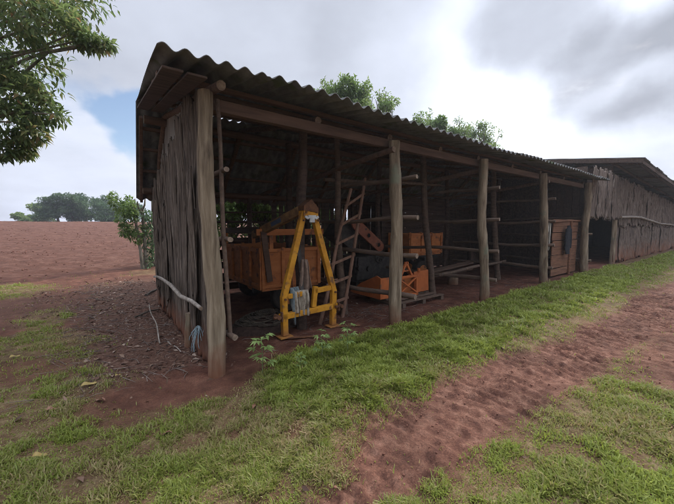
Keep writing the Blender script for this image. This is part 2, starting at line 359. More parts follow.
def leaves(P, D, N, L, Wd, fold=.25, droop=.15):
    """P base points, D directions, N normals (n,3); returns V (n*6), F quads; each leaf folded along its rib, bent towards its tip"""
    n = len(P); D = D / np.linalg.norm(D, axis=1)[:, None]
    X = np.cross(D, N); X /= np.linalg.norm(X, axis=1)[:, None] + 1e-9; Nn = np.cross(X, D)
    L = np.broadcast_to(L, n)[:, None]; Wd = np.broadcast_to(Wd, n)[:, None]
    V = np.empty((n, 6, 3))
    V[:, 0] = P
    V[:, 1] = P + D * L * .42 + X * Wd * .5 + Nn * Wd * fold
    V[:, 2] = P + D * L * .42 - X * Wd * .5 + Nn * Wd * fold
    V[:, 3] = P + D * L * .5 
    V[:, 4] = P + D * L * .97 - Nn * L * droop
    V[:, 5] = P + D * L * .80 - Nn * L * droop * .5
    b = (np.arange(n) * 6)[:, None]
    F = np.concatenate([b + np.array([[0, 3, 1, 1]]), b], axis=1)[:, :4]
    F = np.concatenate([np.concatenate([b + 0, b + 3, b + 5, b + 1], 1), np.concatenate([b + 0, b + 2, b + 5, b + 3], 1), np.concatenate([b + 1, b + 5, b + 4, b + 4], 1)], 0)[:2 * n]
    # two quads (left, right) plus tip triangles folded into quads
    F = np.concatenate([np.concatenate([b, b + 3, b + 4, b + 1], 1), np.concatenate([b, b + 2, b + 4, b + 3], 1)], 0)
    return V.reshape(-1, 3), F
def rand_unit(n):
    v = RNG.normal(size=(n, 3)); return v / np.linalg.norm(v, axis=1)[:, None]
def crown_points(clumps, n):
    """points in leafy clumps [(centre, radius xyz, weight)], packed towards each clump's shell; also clump index"""
    wgt = np.array([c[2] for c in clumps], float); wgt /= wgt.sum(); idx = RNG.choice(len(clumps), n, p=wgt)
    u = rand_unit(n); r = RNG.uniform(.25, 1, n) ** .55
    C = np.array([c[0] for c in clumps], float)[idx]; Rr = np.array([c[1] for c in clumps], float)[idx]
    return C + u * r[:, None] * Rr, u, idx
def foliage(name, clumps, n, L, Wd, m, parent=None, droop=.3, gaps=1.2, thr=.40, vb=None):
    P, u, idx = crown_points(clumps, n)
    keep = fbm(P[:, 0] * gaps + P[:, 2] * .7, P[:, 1] * gaps + P[:, 2] * gaps, 3, 91) > thr - .1 * RNG.random(n)
    P, u, idx = P[keep], u[keep], idx[keep]; k = len(P)
    D = u * .7 + rand_unit(k) * .9; D[:, 2] -= droop
    N = rand_unit(k) * .6 + np.array([0, 0, 1.0])
    sz = RNG.uniform(.65, 1.25, k)
    V, F = leaves(P, D, N, L * sz, Wd * sz)
    cv = RNG.uniform(-.18, .18, len(clumps))[idx]
    v = np.clip(.5 + cv + RNG.normal(0, .16, k), 0, 1)
    if vb is not None: v = np.clip(v + vb(P), 0, 1)
    return np_mesh(name, V, F, m, parent, np.repeat(v, 6))

# ================================================================== GROUND
def axis(lo, hi, step, far_lo, far_hi, g=1.09):
    a = list(np.arange(lo, hi + 1e-6, step)); d = step; x = a[-1]
    while x < far_hi: d *= g; x += d; a.append(x)
    d = step; x = a[0]; b = []
    while x > far_lo: d *= g; x -= d; b.append(x)
    return np.array(b[::-1] + a)
gx = axis(-5.5, 7.5, .026, -400, 400); gy = axis(1.0, 9.0, .026, -150, 500)
GX, GY = np.meshgrid(gx, gy); fx_, fy_ = GX.ravel(), GY.ravel()
GZ = height(fx_, fy_)
soil_, litter_, track_, lush_, field_, floor_ = masks(fx_, fy_)
nx, ny = len(gx), len(gy); ii = (np.arange(ny - 1)[:, None] * nx + np.arange(nx - 1)[None, :]).ravel()
GF = np.stack([ii, ii + 1, ii + nx + 1, ii + nx], 1)
def ground_material():
    m, n, l, b, out = new_mat('red earth and turf')
    ge = n.new('ShaderNodeNewGeometry')
    def noise(sc, det=6, ro=.6):
        x = n.new('ShaderNodeTexNoise'); x.inputs['Scale'].default_value = sc; x.inputs['Detail'].default_value = det; x.inputs['Roughness'].default_value = ro; l.new(ge.outputs['Position'], x.inputs['Vector']); return x.outputs['Fac']
    def attr(a):
        x = n.new('ShaderNodeAttribute'); x.attribute_name = a; return x.outputs['Fac']
    def mix(fac, A, B):
        x = n.new('ShaderNodeMix'); x.data_type = 'RGBA'; l.new(fac, x.inputs['Factor'])
        for k, v in (('A', A), ('B', B)):
            if isinstance(v, tuple): x.inputs[k].default_value = (*v, 1)
            else: l.new(v, x.inputs[k])
        return x.outputs['Result']
    soil = ramp(n, [(.28, (.060, .023, .015)), (.5, (.105, .044, .028)), (.72, (.165, .076, .050))]); l.new(noise(4.5), soil.inputs[0])
    trk = ramp(n, [(.30, (.066, .028, .020)), (.5, (.125, .057, .038)), (.70, (.205, .108, .075))]); l.new(noise(9), trk.inputs[0])
    fld = ramp(n, [(.30, (.085, .038, .026)), (.5, (.138, .064, .044)), (.7, (.215, .115, .083))]); l.new(noise(2.6, 9, .75), fld.inputs[0])
    lit = ramp(n, [(.3, (.040, .020, .013)), (.5, (.092, .046, .031)), (.68, (.17, .105, .075))]); l.new(noise(22, 8, .75), lit.inputs[0])
    turf = ramp(n, [(.32, (.085, .040, .024)), (.5, (.125, .080, .040)), (.68, (.20, .150, .075))]); l.new(noise(7, 8, .7), turf.inputs[0])
    c = mix(attr('soil'), turf.outputs[0], soil.outputs[0])
    c = mix(attr('track'), c, trk.outputs[0])
    fine = n.new('ShaderNodeMapRange'); l.new(noise(75, 5, .7), fine.inputs[0]); fine.inputs[1].default_value = .3; fine.inputs[2].default_value = .7; fine.inputs[3].default_value = .62; fine.inputs[4].default_value = 1.35
    big = n.new('ShaderNodeMapRange'); l.new(noise(1.4, 5, .6), big.inputs[0]); big.inputs[1].default_value = .35; big.inputs[2].default_value = .65; big.inputs[3].default_value = .72; big.inputs[4].default_value = 1.2
    mm = n.new('ShaderNodeMath'); mm.operation = 'MULTIPLY'; l.new(fine.outputs[0], mm.inputs[0]); l.new(big.outputs[0], mm.inputs[1])
    sc_ = n.new('ShaderNodeVectorMath'); sc_.operation = 'SCALE'; l.new(c, sc_.inputs[0]); l.new(mm.outputs[0], sc_.inputs['Scale']); c = sc_.outputs[0]; c = mix(attr('litter'), c, lit.outputs[0]); c = mix(attr('field'), c, fld.outputs[0])
    l.new(c, b.inputs['Base Color']); b.inputs['Roughness'].default_value = .95; b.inputs['Specular IOR Level'].default_value = .15
    bu = n.new('ShaderNodeBump'); bu.inputs['Strength'].default_value = .9; bu.inputs['Distance'].default_value = .03; l.new(noise(42, 8, .7), bu.inputs['Height'])
    bu2 = n.new('ShaderNodeBump'); bu2.inputs['Strength'].default_value = .8; l.new(noise(3.2, 8, .75), bu2.inputs['Height']); l.new(bu.outputs[0], bu2.inputs['Normal'])
    md = n.new('ShaderNodeMath'); md.operation = 'MULTIPLY'; l.new(attr('field'), md.inputs[0]); md.inputs[1].default_value = .35; l.new(md.outputs[0], bu2.inputs['Distance'])
    l.new(bu2.outputs[0], b.inputs['Normal'])
    return m
ground = np_mesh('ground', np.stack([fx_, fy_, GZ], 1), GF, ground_material(), None, {'soil': soil_, 'track': track_, 'litter': litter_, 'field': field_}, smooth=True)
tag(ground, kind='structure')

# ================================================================== OPEN SHED
LEN = 11.9                                # front length
T_END = 11.75
shed = thing('open_shed', 'long open-fronted wooden farm shed on log posts under a corrugated roof', 'shed', (OX, OY, 0), UA)
CR = 2.9; ZE, ZR, ZB = 3.0, 3.60, 2.13; SE, SB = -.42, 4.42; RW = 4.1
def roof_z(s): return ZE + (ZR - ZE) * (s - SE) / (CR - SE) if s <= CR else ZR + (ZB - ZR) * (s - CR) / (SB - CR)
def verge(s): return -.50 + .045 * (s - SE)
PITCHW = .172
def corrugated(name, s0, s1, m, parent, t0f, t1, zf, ns=10, jit=.03, seed=0, amp=.026, fall=0.0):
    rr = np.random.default_rng(seed)
    ncol = int((t1 - t0f(s0)) / PITCHW * 10)
    u = np.linspace(0, 1, ncol); sv = np.linspace(0, 1, ns)
    sheet = 1.06
    V = np.empty((ns, ncol, 3))
    for i, a in enumerate(sv):
        ta = t0f(s0 + (s1 - s0) * a); t = ta + (t1 - ta) * u
        k = np.floor((t + .6) / sheet).astype(int) + 3
        js = (rr.__class__(rr.bit_generator.__class__(seed)).uniform(-1, 1, 60))[k] * jit
        jz = (rr.__class__(rr.bit_generator.__class__(seed + 5)).uniform(-1, 1, 60))[k] * .022
        jr = (rr.__class__(rr.bit_generator.__class__(seed + 9)).uniform(-1, 1, 60))[k] * .012
        end = js * (1 - a) if s0 < s1 else js * a
        s = s0 + (s1 - s0) * a + end
        z = np.vectorize(zf)(s) + amp * np.cos(2 * PI * (t + .455) / PITCHW) + jz + jr * (((t + .6) % sheet) - .5) + .018 * np.sin(t * .8 + 1) + fall * (t - ta) 
        V[i, :, 0] = t; V[i, :, 1] = s; V[i, :, 2] = z
    q = (np.arange(ns - 1)[:, None] * ncol + np.arange(ncol - 1)[None, :]).ravel()
    F = np.stack([q, q + 1, q + ncol + 1, q + ncol], 1)
    o = np_mesh(name, V.reshape(-1, 3), F, m, parent, smooth=True)
    so = o.modifiers.new('thickness', 'SOLIDIFY'); so.thickness = .008; so.offset = 0
    return o
corrugated('front_roof', SE, CR + .05, M_ROOF, shed, verge, T_END + .25, lambda s: ZE + (ZR - ZE) * (s - SE) / (CR - SE) + .035, seed=3)
corrugated('rear_roof', CR - .04, SB, M_ROOF, shed, verge, T_END + .25, lambda s: ZR + (ZB - ZR) * (s - CR) / (SB - CR) + .02, seed=8)

def post(t, s, top, r, lean=(0, 0), seed=0, m=M_POST, r1=None, name='post', wob=.02):
    b = MB(); b.capm = 1
    b.log((t, s, gts(t, s) - .15), (t + lean[0], s + lean[1], top), r, r1 or r * .86, 18, 20, wob * 1.7, .17, seed)
    return b.build(name, [m, M_CUT], shed, True)
FRONT = [0.0, 2.76, 5.32, 8.35, 11.55]
post(0.0, 0.0, 2.94, .094, (-.03, 0), 1, r1=.070)
post(2.76, -.03, 2.86, .098, (-.10, 0), 2)
post(5.36, -.05, 2.90, .090, (-.22, 0), 3)
post(8.42, 0.0, 2.92, .098, (-.32, .02), 4)
post(11.55, 0.0, 2.95, .11, (-.12, 0), 5)
# inner posts
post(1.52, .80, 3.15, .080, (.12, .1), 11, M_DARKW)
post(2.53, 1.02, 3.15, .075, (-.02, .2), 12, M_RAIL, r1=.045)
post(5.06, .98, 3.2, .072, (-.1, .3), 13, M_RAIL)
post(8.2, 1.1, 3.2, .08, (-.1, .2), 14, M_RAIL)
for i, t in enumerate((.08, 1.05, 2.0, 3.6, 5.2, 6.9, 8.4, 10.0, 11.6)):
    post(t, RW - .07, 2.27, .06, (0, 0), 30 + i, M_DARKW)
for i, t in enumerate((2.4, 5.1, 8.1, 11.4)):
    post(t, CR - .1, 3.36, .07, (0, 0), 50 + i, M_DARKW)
# slender poles beside the first post, doubled up rail ends
b = MB(); b.log((.16, .02, .42), (.10, .03, 2.9), .026, .022, 8, 10, .015, .1, 61); b.build('pole', M_RAIL, shed, True)

def member(name, a, c, r, m=M_BEAM, seed=0, sq=None, wob=.02):
    b = MB(); b.capm = 1
    if sq: b.bar(a, c, sq[0], sq[1]); return b.build(name, [m, M_CUT], shed, False, .006)
    b.log(a, c, r, r * .85, 10, 10, wob, .1, seed); return b.build(name, [m, M_CUT], shed, True)
# front plate in four lengths, ridge beam, rear plate, purlins, rafters
for i in range(4):
    member('beam', (FRONT[i] - (-.06 if i == 0 else .02) - .08 * i, .125, 2.86 - .005 * i), (FRONT[i + 1] + .14 - .09 * (i + 1), .125, 2.85), .06, sq=(.09, .125))
member('ridge_beam', (-.25, CR, ZR - .22), (T_END, CR, ZR - .22), .07, seed=3)
member('rear_beam', (-.2, RW - .07, 2.30), (T_END, RW - .07, 2.30), .06, seed=4)
for i, s in enumerate((.27, .72, 1.35, 2.1)):
    member('purlin', (verge(s) + .05, s, roof_z(s) - .025), (T_END, s, roof_z(s) - .025), .04, seed=5 + i, sq=(.07, .05))
for i, s in enumerate((3.15, 3.45, 3.8, 4.2)):
    member('purlin', (verge(s) + .05, s, roof_z(s) - .07), (T_END, s, roof_z(s) - .07), .04, seed=15 + i, sq=(.07, .05))
for i, t in enumerate((.07, 1.4, 2.72, 4.0, 5.25, 6.7, 8.2, 9.8, 11.45)):
    member('rafter', (t, .12 - .31 * (i == 0), roof_z(-.1) - .10), (t, CR, roof_z(CR) - .13), .05, M_BEAM, 30 + i)
    member('rafter', (t, CR, roof_z(CR) - .13), (t, 4.3, roof_z(4.3) - .14), .05, M_BEAM, 50 + i)
for i, t in enumerate((2.6, 5.2, 8.2)):      # tie poles and knee braces
    member('tie_beam', (t - .02, -.1, 2.72), (t - .3, RW, 2.36), .045, M_BEAM, 70 + i)
# boards under the gable overhang
for i, (a, s0, s1) in enumerate(((-.37, -.3, 2.75), (-.17, -.3, 2.75))):
    member('verge_board', (a, s0, roof_z(s0) - .075), (a + .10, s1, roof_z(s1) - .075), .03, M_DARKW, sq=(.17, .022))
member('verge_board', (-.28, 2.98, roof_z(2.98) - .09), (-.20, 4.35, roof_z(4.35) - .09), .03, M_BEAM, sq=(.05, .07))
# rails of the bay dividers: ends stick out beside the front posts
for (t, s0, zs) in ((.13, -.10, (2.18, 1.13 + .33, .70 - .28)), (2.9, -.27, (2.28, 1.67, 1.09, .45)), (5.47, -.22, (2.29, 1.66, 1.02, .43)), (8.5, -.15, (2.2, 1.62, 1.0, .4)), (11.68, -.1, (1.75, 1.2, .35))):
    for k, z in enumerate(zs):
        zz = z + gts(t, 0)
        r = (.038, .040, .044, .044)[k % 4] * (.95 if t > .2 else .72)
        if t < .2: member('rail', (t + .015 * k, s0 - .02 * k, zz), (t - .02, 1.0 + .9 * (k == 0), zz - .02), r, M_RAIL, 90 + k)
        else: member('rail', (t + .02 * (k % 2), s0 - .015 * (k % 3), zz), (t - .42, 2.5, zz - .08 + .035 * k), r, M_RAIL, int(100 + t * 10 + k), wob=.035)
# long poles lashed along the bays
member('rail', (2.3, 1.3, 2.42), (5.5, 1.2, 2.55), .035, M_RAIL, 142)
member('rail', (5.2, .9, .50), (8.6, 1.1, .58), .04, M_RAIL, 143)

# rear wall: gappy boards low, open bays with poles above on the left, close uprights to the right
def board_wall(name, t0, t1, s, z0, z1, m, vertical, wid, gap, parent=shed, seed=0, th=.024):
    rr = random.Random(seed); b = MB()
    if vertical:
        t = t0
        while t < t1:
            ww = wid * rr.uniform(.7, 1.2); b.box((t + ww / 2, s + rr.uniform(-.012, .012), (z0 + z1) / 2 + rr.uniform(-.03, .05)), (ww, th, z1 - z0), Matrix.Rotation(rr.uniform(-.02, .02), 3, 'Y')); t += ww + gap * rr.uniform(.2, 1.9)
    else:
        z = z0
        while z < z1:
            ww = wid * rr.uniform(.75, 1.2); b.box(((t0 + t1) / 2, s + rr.uniform(-.012, .012), z + ww / 2), (t1 - t0, th, ww), Matrix.Rotation(rr.uniform(-.006, .006), 3, 'Y')); z += ww + gap * rr.uniform(.2, 1.9)
    return b.build(name, m, parent)
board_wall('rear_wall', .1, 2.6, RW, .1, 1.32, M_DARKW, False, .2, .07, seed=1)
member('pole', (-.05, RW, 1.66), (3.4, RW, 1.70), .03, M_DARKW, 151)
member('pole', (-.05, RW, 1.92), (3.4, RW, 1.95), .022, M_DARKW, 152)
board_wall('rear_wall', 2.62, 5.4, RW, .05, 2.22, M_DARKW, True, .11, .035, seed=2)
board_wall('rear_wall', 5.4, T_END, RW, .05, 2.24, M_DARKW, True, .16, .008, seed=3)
b = MB()                                   # closing partition at the far end of the shed
rr_ = random.Random(5); s = .3
while s < RW + .05:
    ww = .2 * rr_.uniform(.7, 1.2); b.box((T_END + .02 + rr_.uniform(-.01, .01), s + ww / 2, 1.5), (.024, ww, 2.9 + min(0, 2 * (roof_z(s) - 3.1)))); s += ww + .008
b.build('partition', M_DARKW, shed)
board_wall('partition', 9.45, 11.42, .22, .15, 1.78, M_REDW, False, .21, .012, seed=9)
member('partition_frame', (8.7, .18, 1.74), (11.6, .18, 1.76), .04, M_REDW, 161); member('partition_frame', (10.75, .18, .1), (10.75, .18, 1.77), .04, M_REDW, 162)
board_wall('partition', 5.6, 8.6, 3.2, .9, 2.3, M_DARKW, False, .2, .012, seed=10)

# bark-slab end wall: silvered planks behind, torn bark strips in front
def strip_wall(name, spec, m, parent, nrm_axis='t', n_v=46, n_u=19, seed=0, fib=.018, curve=.03, rag=.05):
    """spec list of (u centre, width, z bottom, z top, depth offset); strips run vertically, u along the wall; depth is across it"""
    rr = np.random.default_rng(seed); Vs, Fs, o = [], [], 0
    for (uc, wd, zb, zt, off) in spec:
        a = np.linspace(-.5, .5, n_u); q = np.linspace(0, 1, n_v)
        A, Q = np.meshgrid(a, q)
        sd = int(rr.integers(1, 9999))
        wob = (fbm(Q * 3.0, Q * 0 + sd * .37, 3, sd) - .5) * .10
        wedge = 1 + (fbm(Q * 7, A * 0 + np.sign(A) * 9.3 + sd, 3, sd + 2) - .5) * .8
        U_ = uc + A * wd * wedge + wob * .7 + (Q - .5) * rr.uniform(-.06, .06)
        ragb = (fbm(A * 8 + sd, A * 0, 2, sd + 3) - .5) * rag * 2; ragt = (fbm(A * 8 + sd + 50, A * 0, 2, sd + 4) - .5) * rag * 2
        Z = (zb + ragb) * (1 - Q) + (zt + ragt) * Q
        ridg = (fbm(A * wd * 34 + sd, Z * 1.1, 3, sd + 5) - .5) * fib * 3 + (vnoise(A * wd * 90, Z * 2.3, sd + 6) - .5) * fib * 1.1
        Dp = off + curve * (.25 - A ** 2) * 2 * rr.uniform(.3, 1.3) + ridg + (fbm(Q * 2, Q * 0 + sd, 2, sd + 7) - .5) * .05
        P = np.stack([Dp, U_, Z] if nrm_axis == 't' else [U_, Dp, Z], -1)
        Vs.append(P.reshape(-1, 3)); k = (np.arange(n_v - 1)[:, None] * n_u + np.arange(n_u - 1)[None, :]).ravel() + o
        Fs.append(np.stack([k, k + 1, k + n_u + 1, k + n_u], 1)); o += n_v * n_u
    ob = np_mesh(name, np.concatenate(Vs), np.concatenate(Fs), m, parent, smooth=True)
    so = ob.modifiers.new('thickness', 'SOLIDIFY'); so.thickness = .014; so.offset = 0
    return ob
rr_ = random.Random(21); spec = []; s = .50
while s < RW - .40:
    ww = rr_.uniform(.14, .22); spec.append((s + ww / 2, ww * 1.04, .12, roof_z(s + ww / 2) - .06, .085 + rr_.uniform(-.006, .006))); s += ww
strip_wall('plank_wall', spec, M_PLANK, shed, seed=1, fib=.003, curve=.004, rag=.01)
spec = []; s = .40; k = 0
while s < RW - .35:
    ww = rr_.uniform(.18, .36); c = s + ww / 2
    top = 3.16 - .05 * s - .22 * max(0, s - .9) ** .9 + rr_.uniform(-.12, .08)
    if s < .72: top = roof_z(s) - .10
    spec.append((c, ww * rr_.uniform(1.15, 1.5), gts(0, c) - .02 + rr_.uniform(0, .10), min(top, roof_z(c) - .08), .015 - .035 * (k % 2) + rr_.uniform(-.015, .01))); s += ww * .82; k += 1
for _ in range(9):                         # loose outer pieces
    c = rr_.uniform(.5, 3.8); zb = rr_.uniform(.1, 1.2); spec.append((c, rr_.uniform(.08, .18), zb, zb + rr_.uniform(.9, 1.6), -.06))
strip_wall('bark_wall', spec, M_BARK, shed, seed=2, fib=.026, curve=-.035, rag=.09)
# bent branch nailed along the outside of the end wall
b = MB(); b.capm = 1
pts = [(-.10, 3.75, .60), (-.14, 3.0, .70), (-.17, 2.3, .76), (-.16, 1.6, .76), (-.14, 1.0, .70), (-.12, .5, .73), (-.11, .12, .72)]
b.tube(pts, [.020, .022, .024, .026, .026, .024, .021], 10, .22, seed=4); b.build('wall_rail', [M_STICK, M_CUT], shed, True)

# ================================================================== CLOSED BARN at the far end
B0 = 11.85
barn = thing('closed_barn', 'barn walled in grey bark slabs with a dark doorway, beyond the open shed', 'barn', w(B0, 0, 0), UA - .012)
def bz(t): return .0106 * (t + B0)
rr_ = random.Random(33)
def bark_tier(name, u0, u1, zb, zt, off, seed, step=.46, ragr=.12):
    sp = []; u = u0; k = 0
    while u < u1:
        ww = rr_.uniform(.7, 1.35) * step
        sp.append((u + ww / 2, ww * 1.5, zb(u) + rr_.uniform(-.07, .07) * (ragr / .12), zt(u) + rr_.uniform(-.04, .04), off - .03 * (k % 2) + rr_.uniform(-.012, .012))); u += ww * .86; k += 1
    return strip_wall(name, sp, M_BARK2, barn, 's', 30, 21, seed, .034, -.012, ragr)
bark_tier('bark_wall', 2.85, 17, lambda u: bz(u) + .02, lambda u: 1.95 + .02 * u, .0, 5)
bark_tier('bark_wall', -.10, 17, lambda u: (1.93 - .02 * u if u < 2.75 else 1.62), lambda u: 3.48 - .050 * u, -.05, 6, ragr=.12)
b = MB(); b.capm = 1; b.log((2.80, .04, bz(2) - .1), (2.74, .04, 3.4), .085, .075, 12, 10, .02, .1, 7); b.build('door_post', [M_POST, M_CUT], barn, True)
b = MB(); b.capm = 1; b.tube([(2.70, -.15, 1.92), (4.0, -.16, 1.96), (5.6, -.15, 1.96), (7.2, -.14, 1.86), (9.5, -.14, 1.72), (13, -.14, 1.66)], [.045, .05, .05, .05, .045, .04], 10, .1, seed=5); b.build('wall_rail', [M_STICK, M_CUT], barn, True)
b = MB(); b.box((8.6, 4.6, 1.8), (17.2, .03, 3.9)); b.build('rear_wall', M_DARKW, barn)
b = MB(); b.box((.12, 2.4, 1.75), (.03, 4.4, 3.6)); b.build('side_wall', M_DARKW, barn)
b = MB(); b.box((17.1, 2.3, 1.75), (.03, 4.7, 3.6)); b.build('side_wall', M_DARKW, barn)
def plain_roof(name, sa, sb, za, zb, t0, t1, parent, seed):
    return corrugated(name, sa, sb, M_ROOF, parent, lambda s: t0, t1, lambda s: za + (zb - za) * (s - sa) / (sb - sa), 6, .03, seed, .022, -.060)
plain_roof('roof', -.85, 2.3, 3.84, 4.30, 1.72, 17.6, barn, 12)
plain_roof('roof', 2.25, 5.0, 4.30, 3.5, 1.72, 17.6, barn, 13)
for i, (s_, z_) in enumerate(((-.62, 3.80), (.05, 3.87), (1.2, 4.04))):
    b = MB(); b.log((1.75, s_, z_), (17.4, s_, z_ - .93), .05, .045, 8, 10, .03, .1, 20 + i); b.build('purlin', M_DARKW, barn, True)
for i, t in enumerate((2.12, 5.3, 8.5, 11.7, 14.9)):
    b = MB(); b.log((t, -.75, 3.73 - .060 * (t - 2)), (t, 2.3, 4.18 - .060 * (t - 2)), .05, .045, 8, 8, .02, .1, 40 + i); b.build('rafter', M_DARKW, barn, True)
b = MB(); b.bar((1.74, -.84, 3.76), (1.74, 2.3, 4.22), .025, .15); b.build('verge_board', M_DARKW, barn)
b = MB(); b.bar((1.76, -.80, 3.73), (17.5, -.80, 2.80), .03, .11); b.build('fascia_board', M_DARKW, barn)
# lower gable sheet between the two roofs
b = MB(); b.box((2.2, 1.2, 3.50), (.03, 2.3, .55)); b.build('gable_board', M_DARKW, barn)

# ================================================================== THINGS IN THE SHED
# --- yellow A-frame lifting crane for a tractor
fr = at('lifting_frame', 'yellow steel A-frame implement with a boom, standing between the first two posts', 'lifting frame', 1.52, .55)
def arch_leg(sx):
    b = MB(); p0 = (.42 * sx, 0, .03); p1 = (.43 * sx, 0, .58); p2 = (.075 * sx, .03, 1.80)
    wd = .085
    # mitred rectangular tube
    def sec(c, d, th=.085):
        c = Vector(c); n = Vector((d[2], 0, -d[0])).normalized()
        return [c + n * wd / 2 + Vector((0, -th / 2, 0)), c - n * wd / 2 + Vector((0, -th / 2, 0)), c - n * wd / 2 + Vector((0, th / 2, 0)), c + n * wd / 2 + Vector((0, th / 2, 0))]
    d01 = Vector(p1) - Vector(p0); d12 = Vector(p2) - Vector(p1); m = (d01.normalized() + d12.normalized())
    vs = sec(p0, d01) + sec((p1[0], 0, p1[2]), m) + sec(p2, d12)
    fs = [(3, 2, 1, 0), (8, 9, 10, 11)] + [(i * 4 + k, i * 4 + (k + 1) % 4, i * 4 + 4 + (k + 1) % 4, i * 4 + 4 + k) for i in range(2) for k in range(4)]
    b.add(vs, fs); return b.build('leg', M_YEL, fr, False, .010)
for sx in (-1, 1):
    lg = arch_leg(sx)
    b = MB(); b.box((.42 * sx, 0, .018), (.20, .16, .018)); b.build('foot_plate', M_YEL, lg, False, .003)
    b = MB(); b.bar((.42 * sx - .02, -.04, .012), (.42 * sx + .34, -.26, .022), .05, .012); b.build('skid', M_RUST, fr)
b = MB(); b.bar((-.50, -.005, .31), (.50, -.005, .335), .075, .085); b.build('crossbar', M_YEL, fr, False, .008)
for sx in (-1, 1):
    b = MB(); b.tube([(.47 * sx - .045, -.06, .325), (.47 * sx + .10 * sx - .045, -.06, .325)], .022, 10); b.tube([(.54 * sx, -.09, .325), (.54 * sx, .05, .325)], .03, 10)
    b.box((.49 * sx, -.055, .325), (.02, .05, .13)); b.build('hitch_pin', M_RUST, fr, True)
b = MB(); b.bar((-.38, .0, .585), (-.12, .0, .60), .06, .07); b.build('mid_bar', M_YEL, fr, False, .008)
b = MB(); b.bar((.08, .0, .61), (.385, .0, .63), .06, .075); b.build('mid_bar', M_YEL, fr, False, .008)
b = MB(); b.bar((.06, .0, .37), (.10, .0, .68), .075, .06, (0, 1, 0)); b.build('strut', M_YEL, fr, False, .008)
b = MB(); b.bar((-.10, .05, .62), (.0, .35, 1.55), .05, .02); b.build('strap', M_STEEL, fr)
b = MB()                                    # apex: two cheek plates and a rusty hood
for y in (-.055, .085):
    b.poly([(-.125, 1.72), (.12, 1.72), (.12, 1.82), (.0, 1.95), (-.12, 1.84)], .012, lambda x, z, k, y=y: (x, y + k, z))
b.build('apex_plate', M_YEL, fr, False, .003)
b = MB(); b.poly([(-.13, 1.80), (.125, 1.77), (.125, 1.84), (.0, 1.965), (-.125, 1.87)], .165, lambda x, z, k: (x, -.065 + k, z)); b.build('hood', M_RUST, fr, False, .005)
b = MB(); b.box((0, -.07, 1.71), (.13, .035, .05)); b.box((-.085, -.07, 1.70), (.06, .03, .035), Matrix.Rotation(.5, 3, 'Y')); b.box((.085, -.07, 1.70), (.06, .03, .035), Matrix.Rotation(-.5, 3, 'Y')); b.box((0, -.075, 1.66), (.08, .03, .06)); b.build('bracket', M_WHITE, fr, False, .004)
for sx in (-1, 1):
    for z in (1.78, 1.66, .56):
        xx = {1.78: .085, 1.66: .125, .56: .432}[z] * sx
        b = MB(); b.tube([(xx, -.075, z), (xx, -.045, z)], .016, 6); b.build('bolt', M_RUST, fr)
b = MB(); b.bar((.02, .03, 1.87), (-.25, 1.45, 1.42), .10, .13); bo = b.build('boom', M_BOOM, fr, False, .006)
b = MB(); dv = (Vector((-.25, 1.45, 1.42)) - Vector((.02, .03, 1.87))); pa = Vector((.02, .03, 1.87)) + dv * .42 + Vector((-.054, -.01, 0)); b.bar(pa, pa + dv * .18, .004, .07); b.build('sticker', M_LABEL, bo)

def drape(name, label, cat, loc, wdt, drop, m, seed, folds=5, back=.5, rz=0.0, taper=1.0, group=None, depth=.06):
    """cloth thrown over a bar: a front fall and a shorter back fall with folds"""
    rng = np.random.default_rng(seed); nu, nv = 34, 30
    u = np.linspace(-.5, .5, nu); q = np.linspace(-back, 1, nv); A, Q = np.meshgrid(u, q)
    front = Q > 0; dn = np.abs(Q) * drop
    fall = (fbm(A * folds + seed, Q * 1.2, 3, seed) - .5)
    X = A * wdt * (1 - (1 - taper) * np.abs(Q)) + fall * .05
    sh = np.clip(dn / .04, 0, 1)
    Y = np.where(front, -1, 1) * .03 * np.sqrt(sh) + np.where(front, -1, 1) * (.5 * np.sin(A * folds * 2 * PI + seed + Q) + fall * 1.6) * depth * .5 * sh
    Z = -dn * (1 + (fbm(A * 3.3 + seed, A * 0, 2, seed + 1) - .5) * .5) + .012 * (1 - sh)
    V = np.stack([X, Y, Z], -1).reshape(-1, 3); k = (np.arange(nv - 1)[:, None] * nu + np.arange(nu - 1)[None, :]).ravel()
    o = np_mesh(name, V, np.stack([k, k + 1, k + nu + 1, k + nu], 1), m, None, smooth=True)
    so = o.modifiers.new('thickness', 'SOLIDIFY'); so.thickness = .006
    o.location = loc; o.rotation_euler = (0, 0, UA + rz); return tag(o, label, cat, group)
g0 = gts(1.52, .55)
drape('cloth_rag', 'crumpled beige rag hanging over the mid bar of the yellow frame', 'rag', w(1.52 - .17, .55, g0 + .645), .25, .33, M_BEIGE, 3, 4, depth=.12)
drape('cloth_rag', 'grey-blue cloth bunched behind the beige rag on the yellow frame', 'cloth', w(1.52 - .24, .575, g0 + .70), .17, .46, M_BLUEC, 8, 3, .5, .2, .6, depth=.11)
drape('cloth_sack', 'brown sack dangling from the strap inside the yellow frame, above the beige rag', 'sack', w(1.52 - .02, .67, g0 + 1.07), .07, .52, M_BROWNC, 12, 2, .6, -.2, 3.2, depth=.12)

